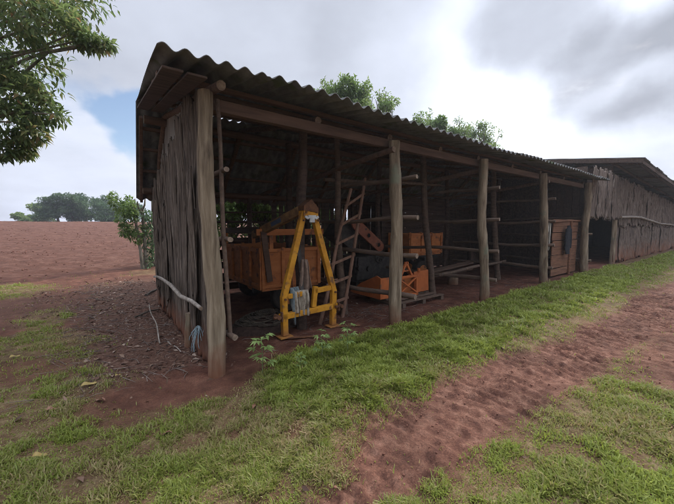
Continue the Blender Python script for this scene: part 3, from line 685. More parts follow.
# --- orange farm trailer (first bay)
def trailer(name, label, t, s, rz, L, Wd, zb, zt, m, rails=True, group=None):
    tr = at(name, label, 'trailer', t, s, None, rz, group)
    def panel(nm, a, c, lip):
        d = (Vector(c) - Vector(a)); n = int(d.length / .5) + 1
        b = MB(); b.bar((a[0], a[1], (zb + zt) / 2), (c[0], c[1], (zb + zt) / 2), .035, zt - zb)
        p = b.build(nm, m, tr, False, .004)
        q = MB(); out = Vector((d.y, -d.x, 0)).normalized() * .032
        for i in range(n + 1):
            x = Vector(a).lerp(Vector(c), (i + .0) / n); x.z = 0
            q.box(x + out + Vector((0, 0, (zb + zt) / 2)), (.06, .05, zt - zb + .04), Matrix.Rotation(math.atan2(d.y, d.x), 3, 'Z'))
        for z in (zb + .03, zt - .03): q.bar(Vector((a[0], a[1], z)) + out, Vector((c[0], c[1], z)) + out, .03, .06)
        q.build('stiffener', m, p, False, .004)
    panel('side_panel', (0, 0, 0), (L, 0, 0), 1); panel('side_panel', (L, Wd, 0), (0, Wd, 0), 1)
    panel('tailgate', (0, Wd, 0), (0, 0, 0), 1); panel('headboard', (L, 0, 0), (L, Wd, 0), 1)
    b = MB(); b.box((L / 2, Wd / 2, zb - .03), (L + .02, Wd + .02, .05)); b.build('bed', m, tr)
    b = MB()
    for y in (Wd * .3, Wd * .7): b.box((L / 2 + .1, y, zb - .12), (L + .1, .08, .12))
    b.box((L * .45, Wd / 2, zb - .16), (.09, Wd + .1, .09)); b.build('chassis', M_STEEL, tr)
    for y in (.12, Wd - .12):
        b = MB(); b.tube([(L * .45, y - .09, .30), (L * .45, y + .09, .30)], .30, 24); wh = b.build('wheel', M_TYRE, tr, True, .03)
        b = MB(); b.tube([(L * .45, y - .10, .30), (L * .45, y + .10, .30)], .16, 18); b.build('rim', M_ORG, wh, True)
    if rails:
        for (x, y) in ((.0, -.02), (.16, -.02), (L, -.02), (.0, Wd), (L, Wd), (L * .55, Wd)):
            b = MB(); b.box((x, y, (zt + zt + .36) / 2), (.07, .05, .38)); b.build('stake', m, tr, False, .004)
        for (a, c) in (((-.12, -.055, zt + .29), (L + .1, -.055, zt + .29)), ((-.1, Wd + .04, zt + .28), (L + .1, Wd + .04, zt + .28)), ((-.05, -.0, zt + .33), (-.05, Wd, zt + .30))):
            b = MB(); b.bar(a, c, .03, .11); b.build('stake_rail', M_RAIL if a[1] > -.05 else M_ORG, tr, False, .004)
    return tr
tr1 = trailer('farm_trailer', 'faded orange box trailer with stake rails, parked behind the yellow frame', 1.30, 1.75, .0, 1.14, 1.9, .50, 1.19, M_ORG)
b = MB(); b.bar((-.02, -.12, 1.5), (.10, -.09, .62), .10, .025, (0, 1, 0)); b.build('tie_plank', M_BEAM, tr1)
b = MB(); b.tube([(.42, -.3, .05), (.42, -.28, 1.0)], .011, 8); b.build('prop_rod', M_RUST, tr1)
tr2 = trailer('farm_trailer', 'second orange trailer standing deep in the third bay behind thin inner posts', 5.85, 2.35, .0, 1.35, 0.75, .80, 1.36, M_ORG, False)

# --- pile of vines under the trailer
pl_ = at('brush_pile', 'dark pile of dry vines heaped on soil below the first orange trailer', 'brush pile', 1.12, 1.25)
b = MB(); rr_ = random.Random(4)
for i in range(90):
    a = rr_.uniform(0, 6.28); r = rr_.uniform(.05, .42); pts = []
    for k in range(7):
        aa = a + k * .28; z = .24 * max(0, 1 - (r / .5) ** 2) * rr_.uniform(.75, 1.05) + .02
        pts.append((r * 1.25 * math.cos(aa), r * math.sin(aa) * .8, z))
    b.tube(pts, rr_.uniform(.005, .012), 5)
b.build('vines', M_DTRUNK, pl_, True)
b = MB(); n_ = 14; vs = [(0, 0, .2)]; fs = []
for j in range(1, 5):
    for k in range(n_):
        rr2 = .13 * j * (1 + rr_.uniform(-.12, .12)); a = 2 * PI * k / n_
        vs.append((rr2 * 1.25 * math.cos(a), rr2 * .8 * math.sin(a), max(-.05, .2 * (1 - (j / 4) ** 2) + rr_.uniform(-.02, .02))))
fs += [(0, 1 + k, 1 + (k + 1) % n_) for k in range(n_)]
for j in range(3): fs += [(1 + j * n_ + k, 1 + (j + 1) * n_ + k, 1 + (j + 1) * n_ + (k + 1) % n_, 1 + j * n_ + (k + 1) % n_) for k in range(n_)]
b.add(vs, fs); b.build('heap', mat('dark humus', [(.3, (.022, .013, .01)), (.7, (.06, .035, .025))], (20, 20, 20), .95, .6), pl_, True)

# --- ladder
ld = at('ladder', 'rough wooden pole ladder leaning against the divider rails behind the yellow frame', 'ladder', 1.84, .78)
A0, A1 = Vector((0, 0, -.02)), Vector((.90, .31, 2.25)); B0_, B1_ = Vector((.55, .10, -.02)), Vector((1.26, .33, 2.48))
for i, (a, c) in enumerate(((A0, A1), (B0_, B1_))):
    b = MB(); b.capm = 1; b.log(a, c, .033, .028, 8, 10, .02, .1, 3 + i); b.build('side_rail', [M_LADDER, M_CUT], ld, True)
for i in range(6):
    u = .13 + .148 * i; b = MB(); a, c = A0.lerp(A1, u), B0_.lerp(B1_, u + .005); d = (c - a) * .12; b.bar(a - d, c + d, .03, .045); b.build('rung', M_LADDER, ld, False, .005)

# --- orange scraper bucket on a pallet
pal = at('pallet', 'low wooden pallet lying under the orange scraper bucket', 'pallet', 4.25, 1.05, None, .0)
b = MB()
for i in range(5): b.box((0, -.4 + .2 * i, .115), (1.35, .11, .02))
b.build('deck_boards', M_RAIL, pal, False, .003)
for x in (-.6, 0, .6):
    b = MB(); b.box((x, 0, .055), (.09, .92, .09)); b.build('bearer', M_RAIL, pal, False, .003)
sc = at('scraper_bucket', 'bright orange scraper bucket with cross-braced hitch, on a pallet by the second post', 'scraper bucket', 3.42, 1.0, gts(4.2, 1.0) + .127)
prof = [(0, 0), (0, .42), (.12, .46), (.62, .24), (.95, .02), (.8, 0)]
for x, nm in ((0, 'side_plate'), (1.30, 'side_plate')):
    b = MB(); b.poly(prof, .03, lambda y, z, k, x=x: (x + k, y, z)); b.build(nm, M_ORG2, sc, False, .004)
b = MB(); b.bar((.03, .016, .21), (.42, .016, .21), .03, .42); b.build('front_plate', M_ORG2, sc, False, .004)
b = MB(); b.bar((1.0, .014, .24), (1.42, -.03, .26), .03, .46); b.build('front_plate', M_ORG2, sc, False, .004)
b = MB(); b.box((.66, .40, .03), (1.26, .78, .03)); b.box((.66, .10, .2), (1.26, .02, .36)); b.build('floor_plate', M_ORG, sc)
hf = MB()
for x in (.42, .98): hf.box((x, -.07, .20), (.05, .06, .42))
for z in (.02, .40): hf.bar((.40, -.075, z), (1.02, -.075, z), .05, .05)
hf.build('hitch_frame', M_ORG2, sc, False, .006)
hf = MB(); hf.bar((.43, -.075, .05), (.97, -.075, .37), .035, .03); hf.build('brace', M_ORG2, sc, False, .004)
hf = MB(); hf.bar((.43, -.10, .37), (.97, -.10, .05), .03, .03); hf.build('brace', M_ORG2, sc, False, .004)
hf = MB(); hf.bar((.50, -.06, .42), (.66, -.04, .66), .05, .04); hf.bar((.84, -.06, .42), (.70, -.04, .66), .05, .04); hf.box((.66, -.04, .66), (.03, .05, .10)); hf.box((.72, -.04, .66), (.03, .05, .10)); hf.bar((.60, -.04, .52), (.77, -.04, .52), .03, .03); hf.build('top_link', M_ORG2, sc, False, .005)
hf = MB(); hf.tube([(1.12, -.02, .46), (1.12, -.02, .54)], .035, 12); hf.build('pin', M_ORG2, sc, True)

# --- maroon and grey harvesting machine behind it
mc = at('farm_machine', 'grimy dark machine with a maroon three-holed arm and spoked wheel, behind the orange bucket', 'farm machine', 4.05, 2.35)
b = MB(); b.box((.55, .5, .52), (1.2, .8, .62)); b.poly([(-.05, .25), (.55, .25), (.30, .82), (.0, .82)], .5, lambda x, z, k: (x, .05 + k, z)); b.build('housing', M_STEEL, mc, False, .02)
ang = -.62; ca_, sa_ = math.cos(ang), math.sin(ang)
def armp(u, v): return (-.18 + u * ca_ - v * sa_, 1.62 + u * sa_ + v * ca_)
out_ = []
for k in range(9): a = PI / 2 + PI * k / 8; out_.append((.0 + .13 * math.cos(a), .13 * math.sin(a)))
for k in range(9): a = -PI / 2 + PI * k / 8; out_.append((.95 + .13 * math.cos(a), .13 * math.sin(a)))
b = MB(); b.poly([armp(*p) for p in out_], .05, lambda x, z, k: (x, -.08 + k, z)); arm = b.build('arm', M_MAROON, mc, False, .008)
for u in (.05, .47, .88):
    x, z = armp(u, 0); b = MB(); b.tube([(x, -.085, z), (x, -.025, z)], .052, 16); b.build('hole_shade_disc', mat('painted hole shade', [(.3, (.006, .006, .006)), (.7, (.012, .011, .011))], (5, 5, 5), .9, 0), arm)  # solid near-black discs: the shade inside the arm's holes is painted in colour
    b = MB(); b.tube([(x + .056 * math.cos(a), -.088, z + .056 * math.sin(a)) for a in np.linspace(0, 2 * PI, 19)], .008, 6, cap=False); b.build('hole_rim', M_MAROON, arm, True)
b = MB(); b.tube([(.72 + .15 * math.cos(a), .06, .80 + .15 * math.sin(a)) for a in np.linspace(0, 2 * PI, 25)], .020, 8, cap=False)
for k in range(4): a = PI * k / 4; b.bar((.72 - .15 * math.cos(a), .06, .80 - .15 * math.sin(a)), (.72 + .15 * math.cos(a), .06, .80 + .15 * math.sin(a)), .018, .03)
b.build('spoked_wheel', M_STEEL, mc, True)
for (x, z) in ((.02, .55), (.32, .52)):
    b = MB(); b.tube([(x, -.0, z), (x, .1, z)], .07, 16); b.build('roller', M_STEEL, mc, True)
b = MB(); b.box((-.25, .35, 1.35), (.7, .5, .5), Matrix.Rotation(.62, 3, 'Y')); b.build('chute', M_STEEL, mc, False, .02)
for x in (.1, 1.0):
    b = MB(); b.box((x, .5, .12), (.1, .6, .24)); b.build('stand', M_STEEL, mc)

# --- timber and stump in the third bay
lum = [(6.3, 1.35, .52, 1.9, .05, .19, 'warped plank on top of the low timber stack below the far orange trailer'), (6.25, 1.55, .37, 2.2, -.10, .17, 'long plank lying second in the low timber stack below the far orange trailer'), (6.4, 1.62, .30, 2.0, .08, .2, 'plank at the bottom of the low timber stack below the far orange trailer')]
for (t, s, z, L, rz, wd, lab) in lum:
    b = MB(); b.box((0, 0, 0), (L, wd, .045), Matrix.Rotation(.03, 3, 'X')); o = b.build('timber_plank', M_BEAM, None, False, .005); o.location = w(t, s, gts(t, s) + z); o.rotation_euler = (0, R(-2.5 if z > .5 else 0), UA + rz); tag(o, lab, 'plank')
for (t, s, h, r, lab) in ((6.6, 1.5, .27, .14, 'short round log stump holding up the timber stack, its right-hand support'), (5.75, 1.6, .27, .12, 'short round log stump holding up the timber stack, its left-hand support')):
    b = MB(); b.capm = 1; b.log((0, 0, -.03), (0, 0, h), r, r * .95, 14, 4, .0, .08, 3); o = b.build('log_stump', [M_POST, M_CUT], None, True); o.location = w(t, s, gts(t, s)); tag(o, lab, 'stump')
drape('cloth_rag', 'pale cloth hanging from the rail ends beside the fourth front post', 'rag', w(8.60, .05, gts(8.5, 0) + 1.58), .22, .72, M_PALEC, 31, 3, .4, .9)
# jacket on the red boards
jk = at('hanging_jacket', 'dark blue jacket hung on the reddish boards of the last bay', 'jacket', 10.32, .10, gts(10.1, .4) + 1.42)
def cloth_shell(name, outline, th, parent, seed):
    n = 20; rows = len(outline); V = []
    for i, (z, x0, x1) in enumerate(outline):
        for k in range(n):
            a = 2 * PI * k / n; xx = (x0 + x1) / 2 + (x1 - x0) / 2 * math.cos(a); f_ = 1 + .25 * math.sin(a * 5 + i * .4 + seed)
            V.append((xx, math.sin(a) * th * f_, z))
    F = [(i * n + k, i * n + (k + 1) % n, (i + 1) * n + (k + 1) % n, (i + 1) * n + k) for i in range(rows - 1) for k in range(n)] + [tuple(range(n)), tuple(reversed(range((rows - 1) * n, rows * n)))]
    b = MB(); b.add(V, F); return b.build(name, M_JACKET, parent, True)
cloth_shell('body', [(.10, -.04, .04), (.05, -.07, .07), (0, -.14, .14), (-.08, -.17, .16), (-.2, -.15, .17), (-.35, -.17, .14), (-.5, -.13, .17), (-.64, -.17, .13), (-.76, -.12, .15)], .035, jk, 0)
cloth_shell('sleeve', [(.0, -.19, -.10), (-.2, -.24, -.14), (-.4, -.22, -.15), (-.62, -.24, -.17)], .03, jk, 1)
cloth_shell('sleeve', [(.0, .10, .19), (-.2, .14, .22), (-.42, .15, .23), (-.58, .14, .21)], .03, jk, 2)
# planks leaning inside the doorway of the barn, and the block by the post
for (t, s, dt, ds, h, lab) in ((12.55, 1.1, .85, .6, 1.55, 'brown plank leaning inside the dark doorway, the steeper one'), (12.75, .75, 1.2, .5, 1.0, 'brown plank leaning low inside the dark doorway, in front of the steeper one')):
    b = MB(); b.bar((0, 0, 0), (dt, ds, h), .16, .03, (0, 1, 0)); o = b.build('leaning_plank', M_REDW, None, False, .004); o.location = w(t, s, gts(t, s)); o.rotation_euler = (0, 0, UA); tag(o, lab, 'plank')
b = MB(); b.box((0, 0, .33), (.62, .2, .06)); b.box((-.2, 0, .15), (.08, .18, .30)); b.box((.2, 0, .15), (.08, .18, .30)); o = b.build('plank_bench', M_REDW, None, False, .006); o.location = w(12.1, .22, gts(12.1, .2)); o.rotation_euler = (0, 0, UA); tag(o, 'small rough plank bench at the foot of the last post by the doorway', 'bench')

# ================================================================== SMALL THINGS OUTSIDE THE END WALL
def stick_at(px0, px1, h1, r, name, label, cat, m=M_STICK, h0=.02, seed=1):
    a = Vector(px_ground(*px0)); c = Vector(px_ground(*px1)); a.z += h0; c.z += h1
    b = MB(); b.capm = 0; b.log((0, 0, 0), c - a, r, r * .7, 8, 10, .02, .12, seed); o = b.build(name, m, None, True); o.location = a; return tag(o, label, cat)
stick_at((160, 345), (150, 322), .30, .010, 'dry_stick', 'thin bleached stick leaning up out of the leaf litter by the end wall', 'stick', seed=2)
stick_at((168, 343), (181, 354), .03, .009, 'dry_stick', 'short pale stick lying on the leaf litter in front of the end wall', 'stick', seed=3)
stick_at((146, 296), (163, 288), .06, .028, 'fallen_branch', 'thick dark branch lying at the foot of the bark wall', 'branch', M_DTRUNK, seed=4)
stick_at((135, 318), (158, 311), .04, .018, 'fallen_branch', 'thin dark branch lying across the litter near the leaning stick', 'branch', M_DTRUNK, seed=5)
b = MB(); b.capm = 1; b.log((0, 0, -.1), (.02, 0, .46), .05, .045, 12, 6, .01, .1, 9); o = b.build('short_stake', [M_POST, M_CUT], None, True); o.location = w(-.06, 1.05, gts(-.06, 1.05)); tag(o, 'short cut stake standing against the end wall behind the first post', 'stake')
b = MB(); rr_ = random.Random(8)
for i in range(22):
    x0, y0 = rr_.uniform(-.02, .02), rr_.uniform(-.02, .02); x1, y1, z1 = rr_.uniform(-.10, .06), rr_.uniform(-.10, .08), -rr_.uniform(.08, .30)
    b.tube([(x0, y0, 0), (x0 + x1 * .4, y0 + y1 * .5, z1 * .3), (x0 + x1 * .9, y0 + y1, z1 * .75), (x0 + x1, y0 + y1 * .8, z1)], .0035, 4)
o = b.build('twine_tuft', M_ROPE, None, True); o.location = w(-.09, .36, gts(-.1, .36) + .46); tag(o, 'frayed tuft of bluish twine hanging low beside the first post', 'twine')

# ================================================================== GROUND COVER
def grass_blades(n, rmin, rmax, seed):
    rg = np.random.default_rng(seed)
    r = rmin * (rmax / rmin) ** rg.random(n) ; r = np.where(rg.random(n) < .5, r, rmin + (rmax - rmin) * rg.random(n) ** 1.3)
    a = rg.uniform(-1.02, 1.02, n)
    x, y = r * np.sin(a) * 1.08, r * np.cos(a) + .15
    soil, litter, track, lush, field, floor = masks(x, y)
    t, s = to_ts(x, y)
    dens = np.clip(1 - soil * 1.12, 0, 1) * (.55 + .45 * lush)
    worn = fbm(x * 1.3, y * 1.3, 4, 77)
    tus = fbm(x * 6.5, y * 6.5, 2, 99)
    dens = dens * (.50 + .50 * sst(.34, .60, worn + .26 * lush)) * (.30 + .75 * sst(.36, .55, tus + .12 * lush)) + .012 * (1 - floor) * (1 - field) * (1 - .85 * track)
    dens = np.clip(dens * np.where(t < .6, 1.6, 1.0), 0, 1)
    dens = dens * (s < 12) * ~((t > -.1) & (s > .1) & (t < 30)) * ~((t > 13.9) & (s > -.55))
    k = rg.random(n) < dens; x, y, r, lush, worn, tus = x[k], y[k], r[k], lush[k], worn[k], tus[k]; n = len(x)
    z = height(x, y)
    tall = (.018 + .029 * lush + .016 * rg.random(n)) * rg.uniform(.6, 1.4, n) * (.7 + .6 * worn) * (.55 + .9 * sst(.38, .68, tus))
    az = rg.uniform(0, 2 * PI, n); lean = rg.uniform(.25, 1.15, n)
    dx, dy = np.cos(az), np.sin(az); wd = (.0045 + .0030 * lush) * (1 + .16 * r) * rg.uniform(.7, 1.3, n)
    B = np.stack([x, y, z - .004], 1); D = np.stack([dx, dy, 0 * dx], 1); X = np.stack([-dy, dx, 0 * dx], 1); Z = np.array([[0, 0, 1.0]])
    T = tall[:, None]; Ln = lean[:, None]; Wd = wd[:, None]
    V = np.empty((n, 6, 3))
    V[:, 0] = B + X * Wd * .5; V[:, 1] = B - X * Wd * .5
    m1 = B + Z * T * .62 + D * T * Ln * .35
    V[:, 2] = m1 + X * Wd * .45; V[:, 3] = m1 - X * Wd * .45
    tip = B + Z * T * (1 - .22 * Ln) + D * T * Ln * 1.0
    V[:, 4] = tip + X * Wd * .06; V[:, 5] = tip - X * Wd * .06
    bb = (np.arange(n) * 6)[:, None]
    F = np.concatenate([bb + np.array([[0, 1, 3, 2]]), bb + np.array([[2, 3, 5, 4]])], 0)
    dry = fbm(x * 2.1 + 5, y * 2.1, 3, 83)
    v = np.clip(.58 + .12 * (s[k] < -2.2) + .22 * lush - 1.15 * (dry - .45) - (.12 * (1 - lush)) + rg.normal(0, .22, n), 0, 1)
    return V.reshape(-1, 3), F, np.repeat(v, 6)
GV, GFc, gv = grass_blades(1300000, .9, 24, 5)
M_GRASS = leaf_mat('grass blade', [(0.0, (.34, .25, .13)), (.22, (.27, .24, .095)), (.42, (.215, .23, .05)), (.7, (.175, .222, .034)), (1.0, (.28, .325, .06))], .5, .45)
tag(np_mesh('grass', GV, GFc, M_GRASS, None, gv), 'short patchy green and straw-coloured grass beside the wheel track', 'grass', kind='stuff')

def litter_mesh(n, seed):
    rg = np.random.default_rng(seed)
    t = rg.uniform(-2.2, .3, n); s = rg.uniform(-.2, 8.5, n)
    t2 = rg.uniform(-3.5, 4, n // 4); s2 = rg.uniform(-3.5, 0, n // 4); t = np.r_[t, t2]; s = np.r_[s, s2]
    t3 = rg.uniform(.2, 8, n // 4); s3 = rg.uniform(0, 1.6, n // 4); t = np.r_[t, t3]; s = np.r_[s, s3]; n = len(t)
    x = OX + t * cU - s * sU; y = OY + t * sU + s * cU
    so, li, tr, lu, fi, fl = masks(x, y)
    k = rg.random(n) < np.clip(li * .9 + .045 * (1 - tr) + .05 * fl, 0, 1) * ~((t > .02) & (t < .2) & (s > .2)); x, y = x[k], y[k]; n = len(x)
    z = height(x, y) + .004 + .01 * rg.random(n)
    P = np.stack([x, y, z], 1); D = rg.normal(size=(n, 3)); D[:, 2] *= .25; N = rg.normal(size=(n, 3)) * .45 + np.array([0, 0, 1.])
    L = .012 + .085 * rg.random(n) ** 1.7; V, F = leaves(P, D, N, L, L * rg.uniform(.18, .5, n), .15, .1)
    return V, F, np.repeat(rg.random(n), 6)
LV, LF, lv = litter_mesh(8500, 9)
M_LIT = leaf_mat('dry leaf litter', [(0, (.040, .022, .016)), (.5, (.105, .056, .037)), (.85, (.185, .12, .083)), (1, (.30, .235, .185))], .1, .8)
tag(np_mesh('leaf_litter', LV, LF, M_LIT, None, lv), 'dry brown leaves and chips strewn on the bare soil beside the end wall', 'leaf litter', kind='stuff')
b = MB(); rr_ = random.Random(77)
for i in range(680):
    if i < 430: t, s = rr_.uniform(-1.5, -.05), rr_.uniform(.2, 7.5)
    elif i < 560: t, s = rr_.gauss(2.9, .5), rr_.gauss(.75, .25)
    else: t, s = rr_.uniform(.3, 8.5), rr_.uniform(0.1, 1.3)
    p = Vector(w(t, s)); p.z = hz(p.x, p.y) + .008; a = rr_.uniform(0, 6.28); L = rr_.uniform(.06, .34) * (.7 if i >= 430 else 1); q = p + Vector((math.cos(a) * L, math.sin(a) * L, rr_.uniform(-.003, .03))); m_ = (p + q) / 2 + Vector((rr_.uniform(-.02, .02), rr_.uniform(-.02, .02), .008))
    r = rr_.uniform(.0015, .0045); b.tube([p, m_, q], [r, r, r * .6], 5)
tag(b.build('twig_litter', M_TWIG, None, True), 'broken twigs scattered over the soil around the end wall and inside the shed', 'twigs', kind='stuff')
# clods on the ploughed field and crumbs on the track
def clods(n, seed):
    rg = np.random.default_rng(seed)
    x = rg.uniform(-42, 6, n); y = 9 + 34 * rg.random(n) ** 1.5
    t, s = to_ts(x, y); so, li, tr, lu, fi, fl = masks(x, y); k = (fi > .5) & (s < 44); x, y, t = x[k], y[k], t[k]
    r = rg.uniform(.010, .036, len(x)) * (1 + .012 * y)
    x2 = rg.uniform(-.5, 8, 5000); y2 = rg.uniform(1.4, 8, 5000); a = masks(x2, y2); k2 = rg.random(5000) < (a[2] * .9 + .22 * a[5]); x2, y2 = x2[k2], y2[k2]
    x = np.r_[x, x2]; y = np.r_[y, y2]; r = np.r_[r, rg.uniform(.004, .014, len(x2))]; n = len(x)
    z = height(x, y); base = np.array([(1, 0, 0), (0, 1, 0), (-1, 0, 0), (0, -1, 0), (0, 0, 1), (0, 0, -1)], float)
    V = base[None] * r[:, None, None] * rg.uniform(.55, 1.35, (n, 6, 1)) ; V = V + rg.normal(0, .18, (n, 6, 3)) * r[:, None, None]; V[:, :, 2] *= .7
    V = V + np.stack([x, y, z + r * .15], 1)[:, None]
    f = np.array([(0, 1, 4), (1, 2, 4), (2, 3, 4), (3, 0, 4), (1, 0, 5), (2, 1, 5), (3, 2, 5), (0, 3, 5)])
    F = (np.arange(n)[:, None, None] * 6 + f[None]).reshape(-1, 3)
    return V.reshape(-1, 3), F
CV, CF = clods(10000, 3)
M_CLOD = mat('red clod', [(.3, (.10, .04, .026)), (.6, (.17, .074, .05)), (.8, (.26, .135, .097))], (1.7, 1.7, 1.7), .95, 0)
tag(np_mesh('soil_clods', CV, CF, M_CLOD, None), 'clods of red earth over the ploughed field and track', 'soil clods', kind='stuff')

# fallen leaves that stand out
M_YLEAF = leaf_mat('yellow fallen leaf', [(0, (.27, .19, .06)), (1, (.36, .28, .10))], .2, .6)
M_BLEAF = leaf_mat('brown fallen leaf', [(0, (.16, .075, .045)), (1, (.27, .15, .10))], .1, .7)
for i, (px, py, L, ylw, a, lab) in enumerate(((89, 386, .13, 1, .6, 'yellow curled leaf on the left grass, the largest yellow one'), (81, 369, .07, 1, 2.0, 'small yellow leaf on the left grass just above the largest yellow one'), (118, 377, .06, 1, 1.2, 'small yellow leaf at the edge of the bare soil before the end wall'), (40, 458, .09, 1, .3, 'yellow leaf low in the left corner of the grass'), (15, 358, .10, 1, .9, 'pale yellow leaf at the far left beside the bare patch'), (100, 402, .12, 0, 2.9, 'brown curled leaf just below the largest yellow leaf'), (166, 436, .12, 0, 3.0, 'brown leaf on bare grass left of the wheel track'), (53, 411, .09, 0, .5, 'brown leaf between the bare patch and the corner leaf on the left'), (254, 408, .09, 0, 1.5, 'grey-brown crumpled leaf on worn grass in front of the lush strip'))):
    x, y, z = px_ground(px, py); u = np.linspace(0, 1, 9); prof_ = np.sin(u * PI) ** .8 * L * .19
    V = []; 
    for k in range(9):
        zc = .012 * math.sin(u[k] * PI * 1.6) + .010
        V += [(u[k] * L - L / 2, prof_[k], zc + prof_[k] * .25 + .012 * math.sin(k)), (u[k] * L - L / 2, 0, zc), (u[k] * L - L / 2, -prof_[k], zc + prof_[k] * .05)]
    F = [(k * 3 + j, k * 3 + j + 1, k * 3 + 4 + j, k * 3 + 3 + j) for k in range(8) for j in (0, 1)]
    o = np_mesh('fallen_leaf', np.array(V), np.array(F), M_YLEAF if ylw else M_BLEAF, None, np.full(len(V), random.random()), True)
    o.location = (x, y, z + .012); o.rotation_euler = (.15, -.1, a); tag(o, lab, 'leaf', 'fallen leaves on the grass')

# young weeds at the edge of the shed floor
M_WEED = leaf_mat('weed leaf', [(0, (.12, .18, .05)), (1, (.24, .32, .11))], .35, .5)
M_STEM = mat('green stem', [(.3, (.08, .11, .04)), (.7, (.14, .17, .07))], (10, 10, 10), .7, 0)
for i, (px, py, H_, lab) in enumerate(((262, 378, .40, 'tallest weed with fingered leaves, near the first post'), (322, 361, .30, 'weed with fingered leaves in front of the right foot of the yellow frame'), (348, 353, .32, 'weed with fingered leaves between the yellow frame and the second post'), (301, 371, .18, 'smallest weed, at the grass edge below the left foot of the yellow frame'))):
    x, y, z = px_ground(px, py); wd_ = thing('weed_plant', lab, 'weed', (x, y, z), i * 1.3, 'young weeds at the edge of the shed floor')
    b = MB(); b.tube([(0, 0, -.02), (.01, 0, H_ * .5), (.0, .01, H_)], [.005, .004, .003], 6); P, D, N = [], [], []; rr_ = random.Random(i)
    for k in range(9):
        u = .3 + .7 * k / 8; a = k * 2.4; el = .1 + .9 * u; pl = H_ * .22 * (1.15 - .5 * u)
        base = Vector((0, 0, H_ * u)); tip = base + Vector((math.cos(a) * pl, math.sin(a) * pl, pl * (.5 + .4 * el))); b.tube([base, tip], .0018, 4)
        for q in range(6):
            aa = a + (q - 2.5) * .62; P.append(tip); D.append((math.cos(aa), math.sin(aa), rr_.uniform(-.25, .25))); N.append((rr_.uniform(-.2, .2), rr_.uniform(-.2, .2), 1))
    b.build('stem', M_STEM, wd_, True)
    V, F = leaves(np.array(P, float), np.array(D, float), np.array(N, float), H_ * .24, H_ * .085); np_mesh('foliage', V, F, M_WEED, wd_, np.repeat(RNG.random(len(P)), 6))

# ================================================================== TREES
M_LEAF_N = leaf_mat('broad leaf', [(0, (.05, .08, .028)), (.35, (.10, .15, .05)), (.65, (.155, .20, .07)), (.88, (.24, .21, .085)), (1, (.34, .20, .10))], .6, .42)
M_LEAF_Y = leaf_mat('light leaf', [(0, (.07, .12, .035)), (.5, (.14, .21, .06)), (1, (.24, .31, .11))], .55, .5)
M_LEAF_D = leaf_mat('dark leaf', [(0, (.03, .06, .026)), (.5, (.065, .12, .05)), (1, (.13, .20, .085))], .4, .5)
def limb(b, a, c, r0, r1, seed, wob=.1, n=7):
    rr = random.Random(seed); a, c = Vector(a), Vector(c); pts = []; L = (c - a).length
    for i in range(n):
        u = i / (n - 1); p = a.lerp(c, u); k = math.sin(u * PI) * wob * L
        pts.append(p + Vector((rr.uniform(-1, 1), rr.uniform(-1, 1), rr.uniform(-.3, .8))) * k)
    b.tube(pts, [r0 + (r1 - r0) * i / (n - 1) for i in range(n)], 8, .1, seed=seed); return pts

# overhanging tree at the left (trunk stands outside the frame)
TL = (-8.3, 4.6); zt = hz(*TL)
nt = thing('broadleaf_tree', 'broad-leaved tree whose leafy boughs hang into the upper left corner', 'tree', (TL[0], TL[1], zt))
b = MB(); limb(b, (0, 0, -.2), (.3, .2, 3.0), .24, .17, 1, .03); b.build('trunk', M_TRUNK, nt, True)
clN = []
def at_px(px, py, dist):
    d = px_dir(px, py); k = dist / d.y; return np.array([d.x * k - TL[0], d.y * k - TL[1], CAM_H + d.z * k - zt])
for (px, py, dist, rad, wt) in ((6, 8, 4.6, .62, 3), (34, 14, 4.8, .52, 2.6), (10, 55, 4.9, .60, 3), (50, 22, 4.9, .40, 1.6), (66, 36, 5.0, .26, .9), (84, 39, 5.0, .18, .6), (95, 42, 5.0, .14, .4), (104, 44, 5.0, .12, .3), (30, 70, 5.1, .40, 1.6), (22, 96, 5.0, .50, 2.4), (48, 92, 5.1, .24, .7), (44, 112, 5.0, .30, 1.2), (58, 114, 5.0, .17, .5), (12, 122, 4.9, .40, 1.4), (5, 150, 4.8, .20, .7), (20, 148, 4.9, .17, .6), (30, 134, 4.9, .2, .6), (-30, 40, 5.2, 1.2, 4), (-50, 110, 5.3, 1.1, 3), (-20, -30, 5.0, 1.2, 4), (30, -30, 5.2, 1.0, 3), (60, -25, 5.4, .8, 2)):
    c = at_px(px, py, dist); clN.append((c, (rad * 1.05, rad * 1.0, rad * .75), wt))
for k in range(14):                        # the rest of the crown, out of the picture
    c = np.array([RNG.uniform(-2.6, 2.0), RNG.uniform(-2.4, 2.6), RNG.uniform(3.2, 6.3)]); clN.append((c, (1.0, 1.0, .8), 1.8))
b = MB()
for k, c in enumerate(clN):
    st = Vector((.25, .2, 2.6)) + Vector((0, 0, .4)) * random.random(); limb(b, st, Vector(c[0]), .05, .010, k, .07)
b.build('boughs', M_TRUNK, nt, True)
foliage('foliage', clN, 23000, .125, .042, M_LEAF_N, nt, .45, 1.9, .42, lambda P: (np.where(P[:, 2] < 3.6, .03, -.04) + .12 * (fbm(P[:, 0] * 2, P[:, 2] * 2, 2, 5) - .5) * 2))

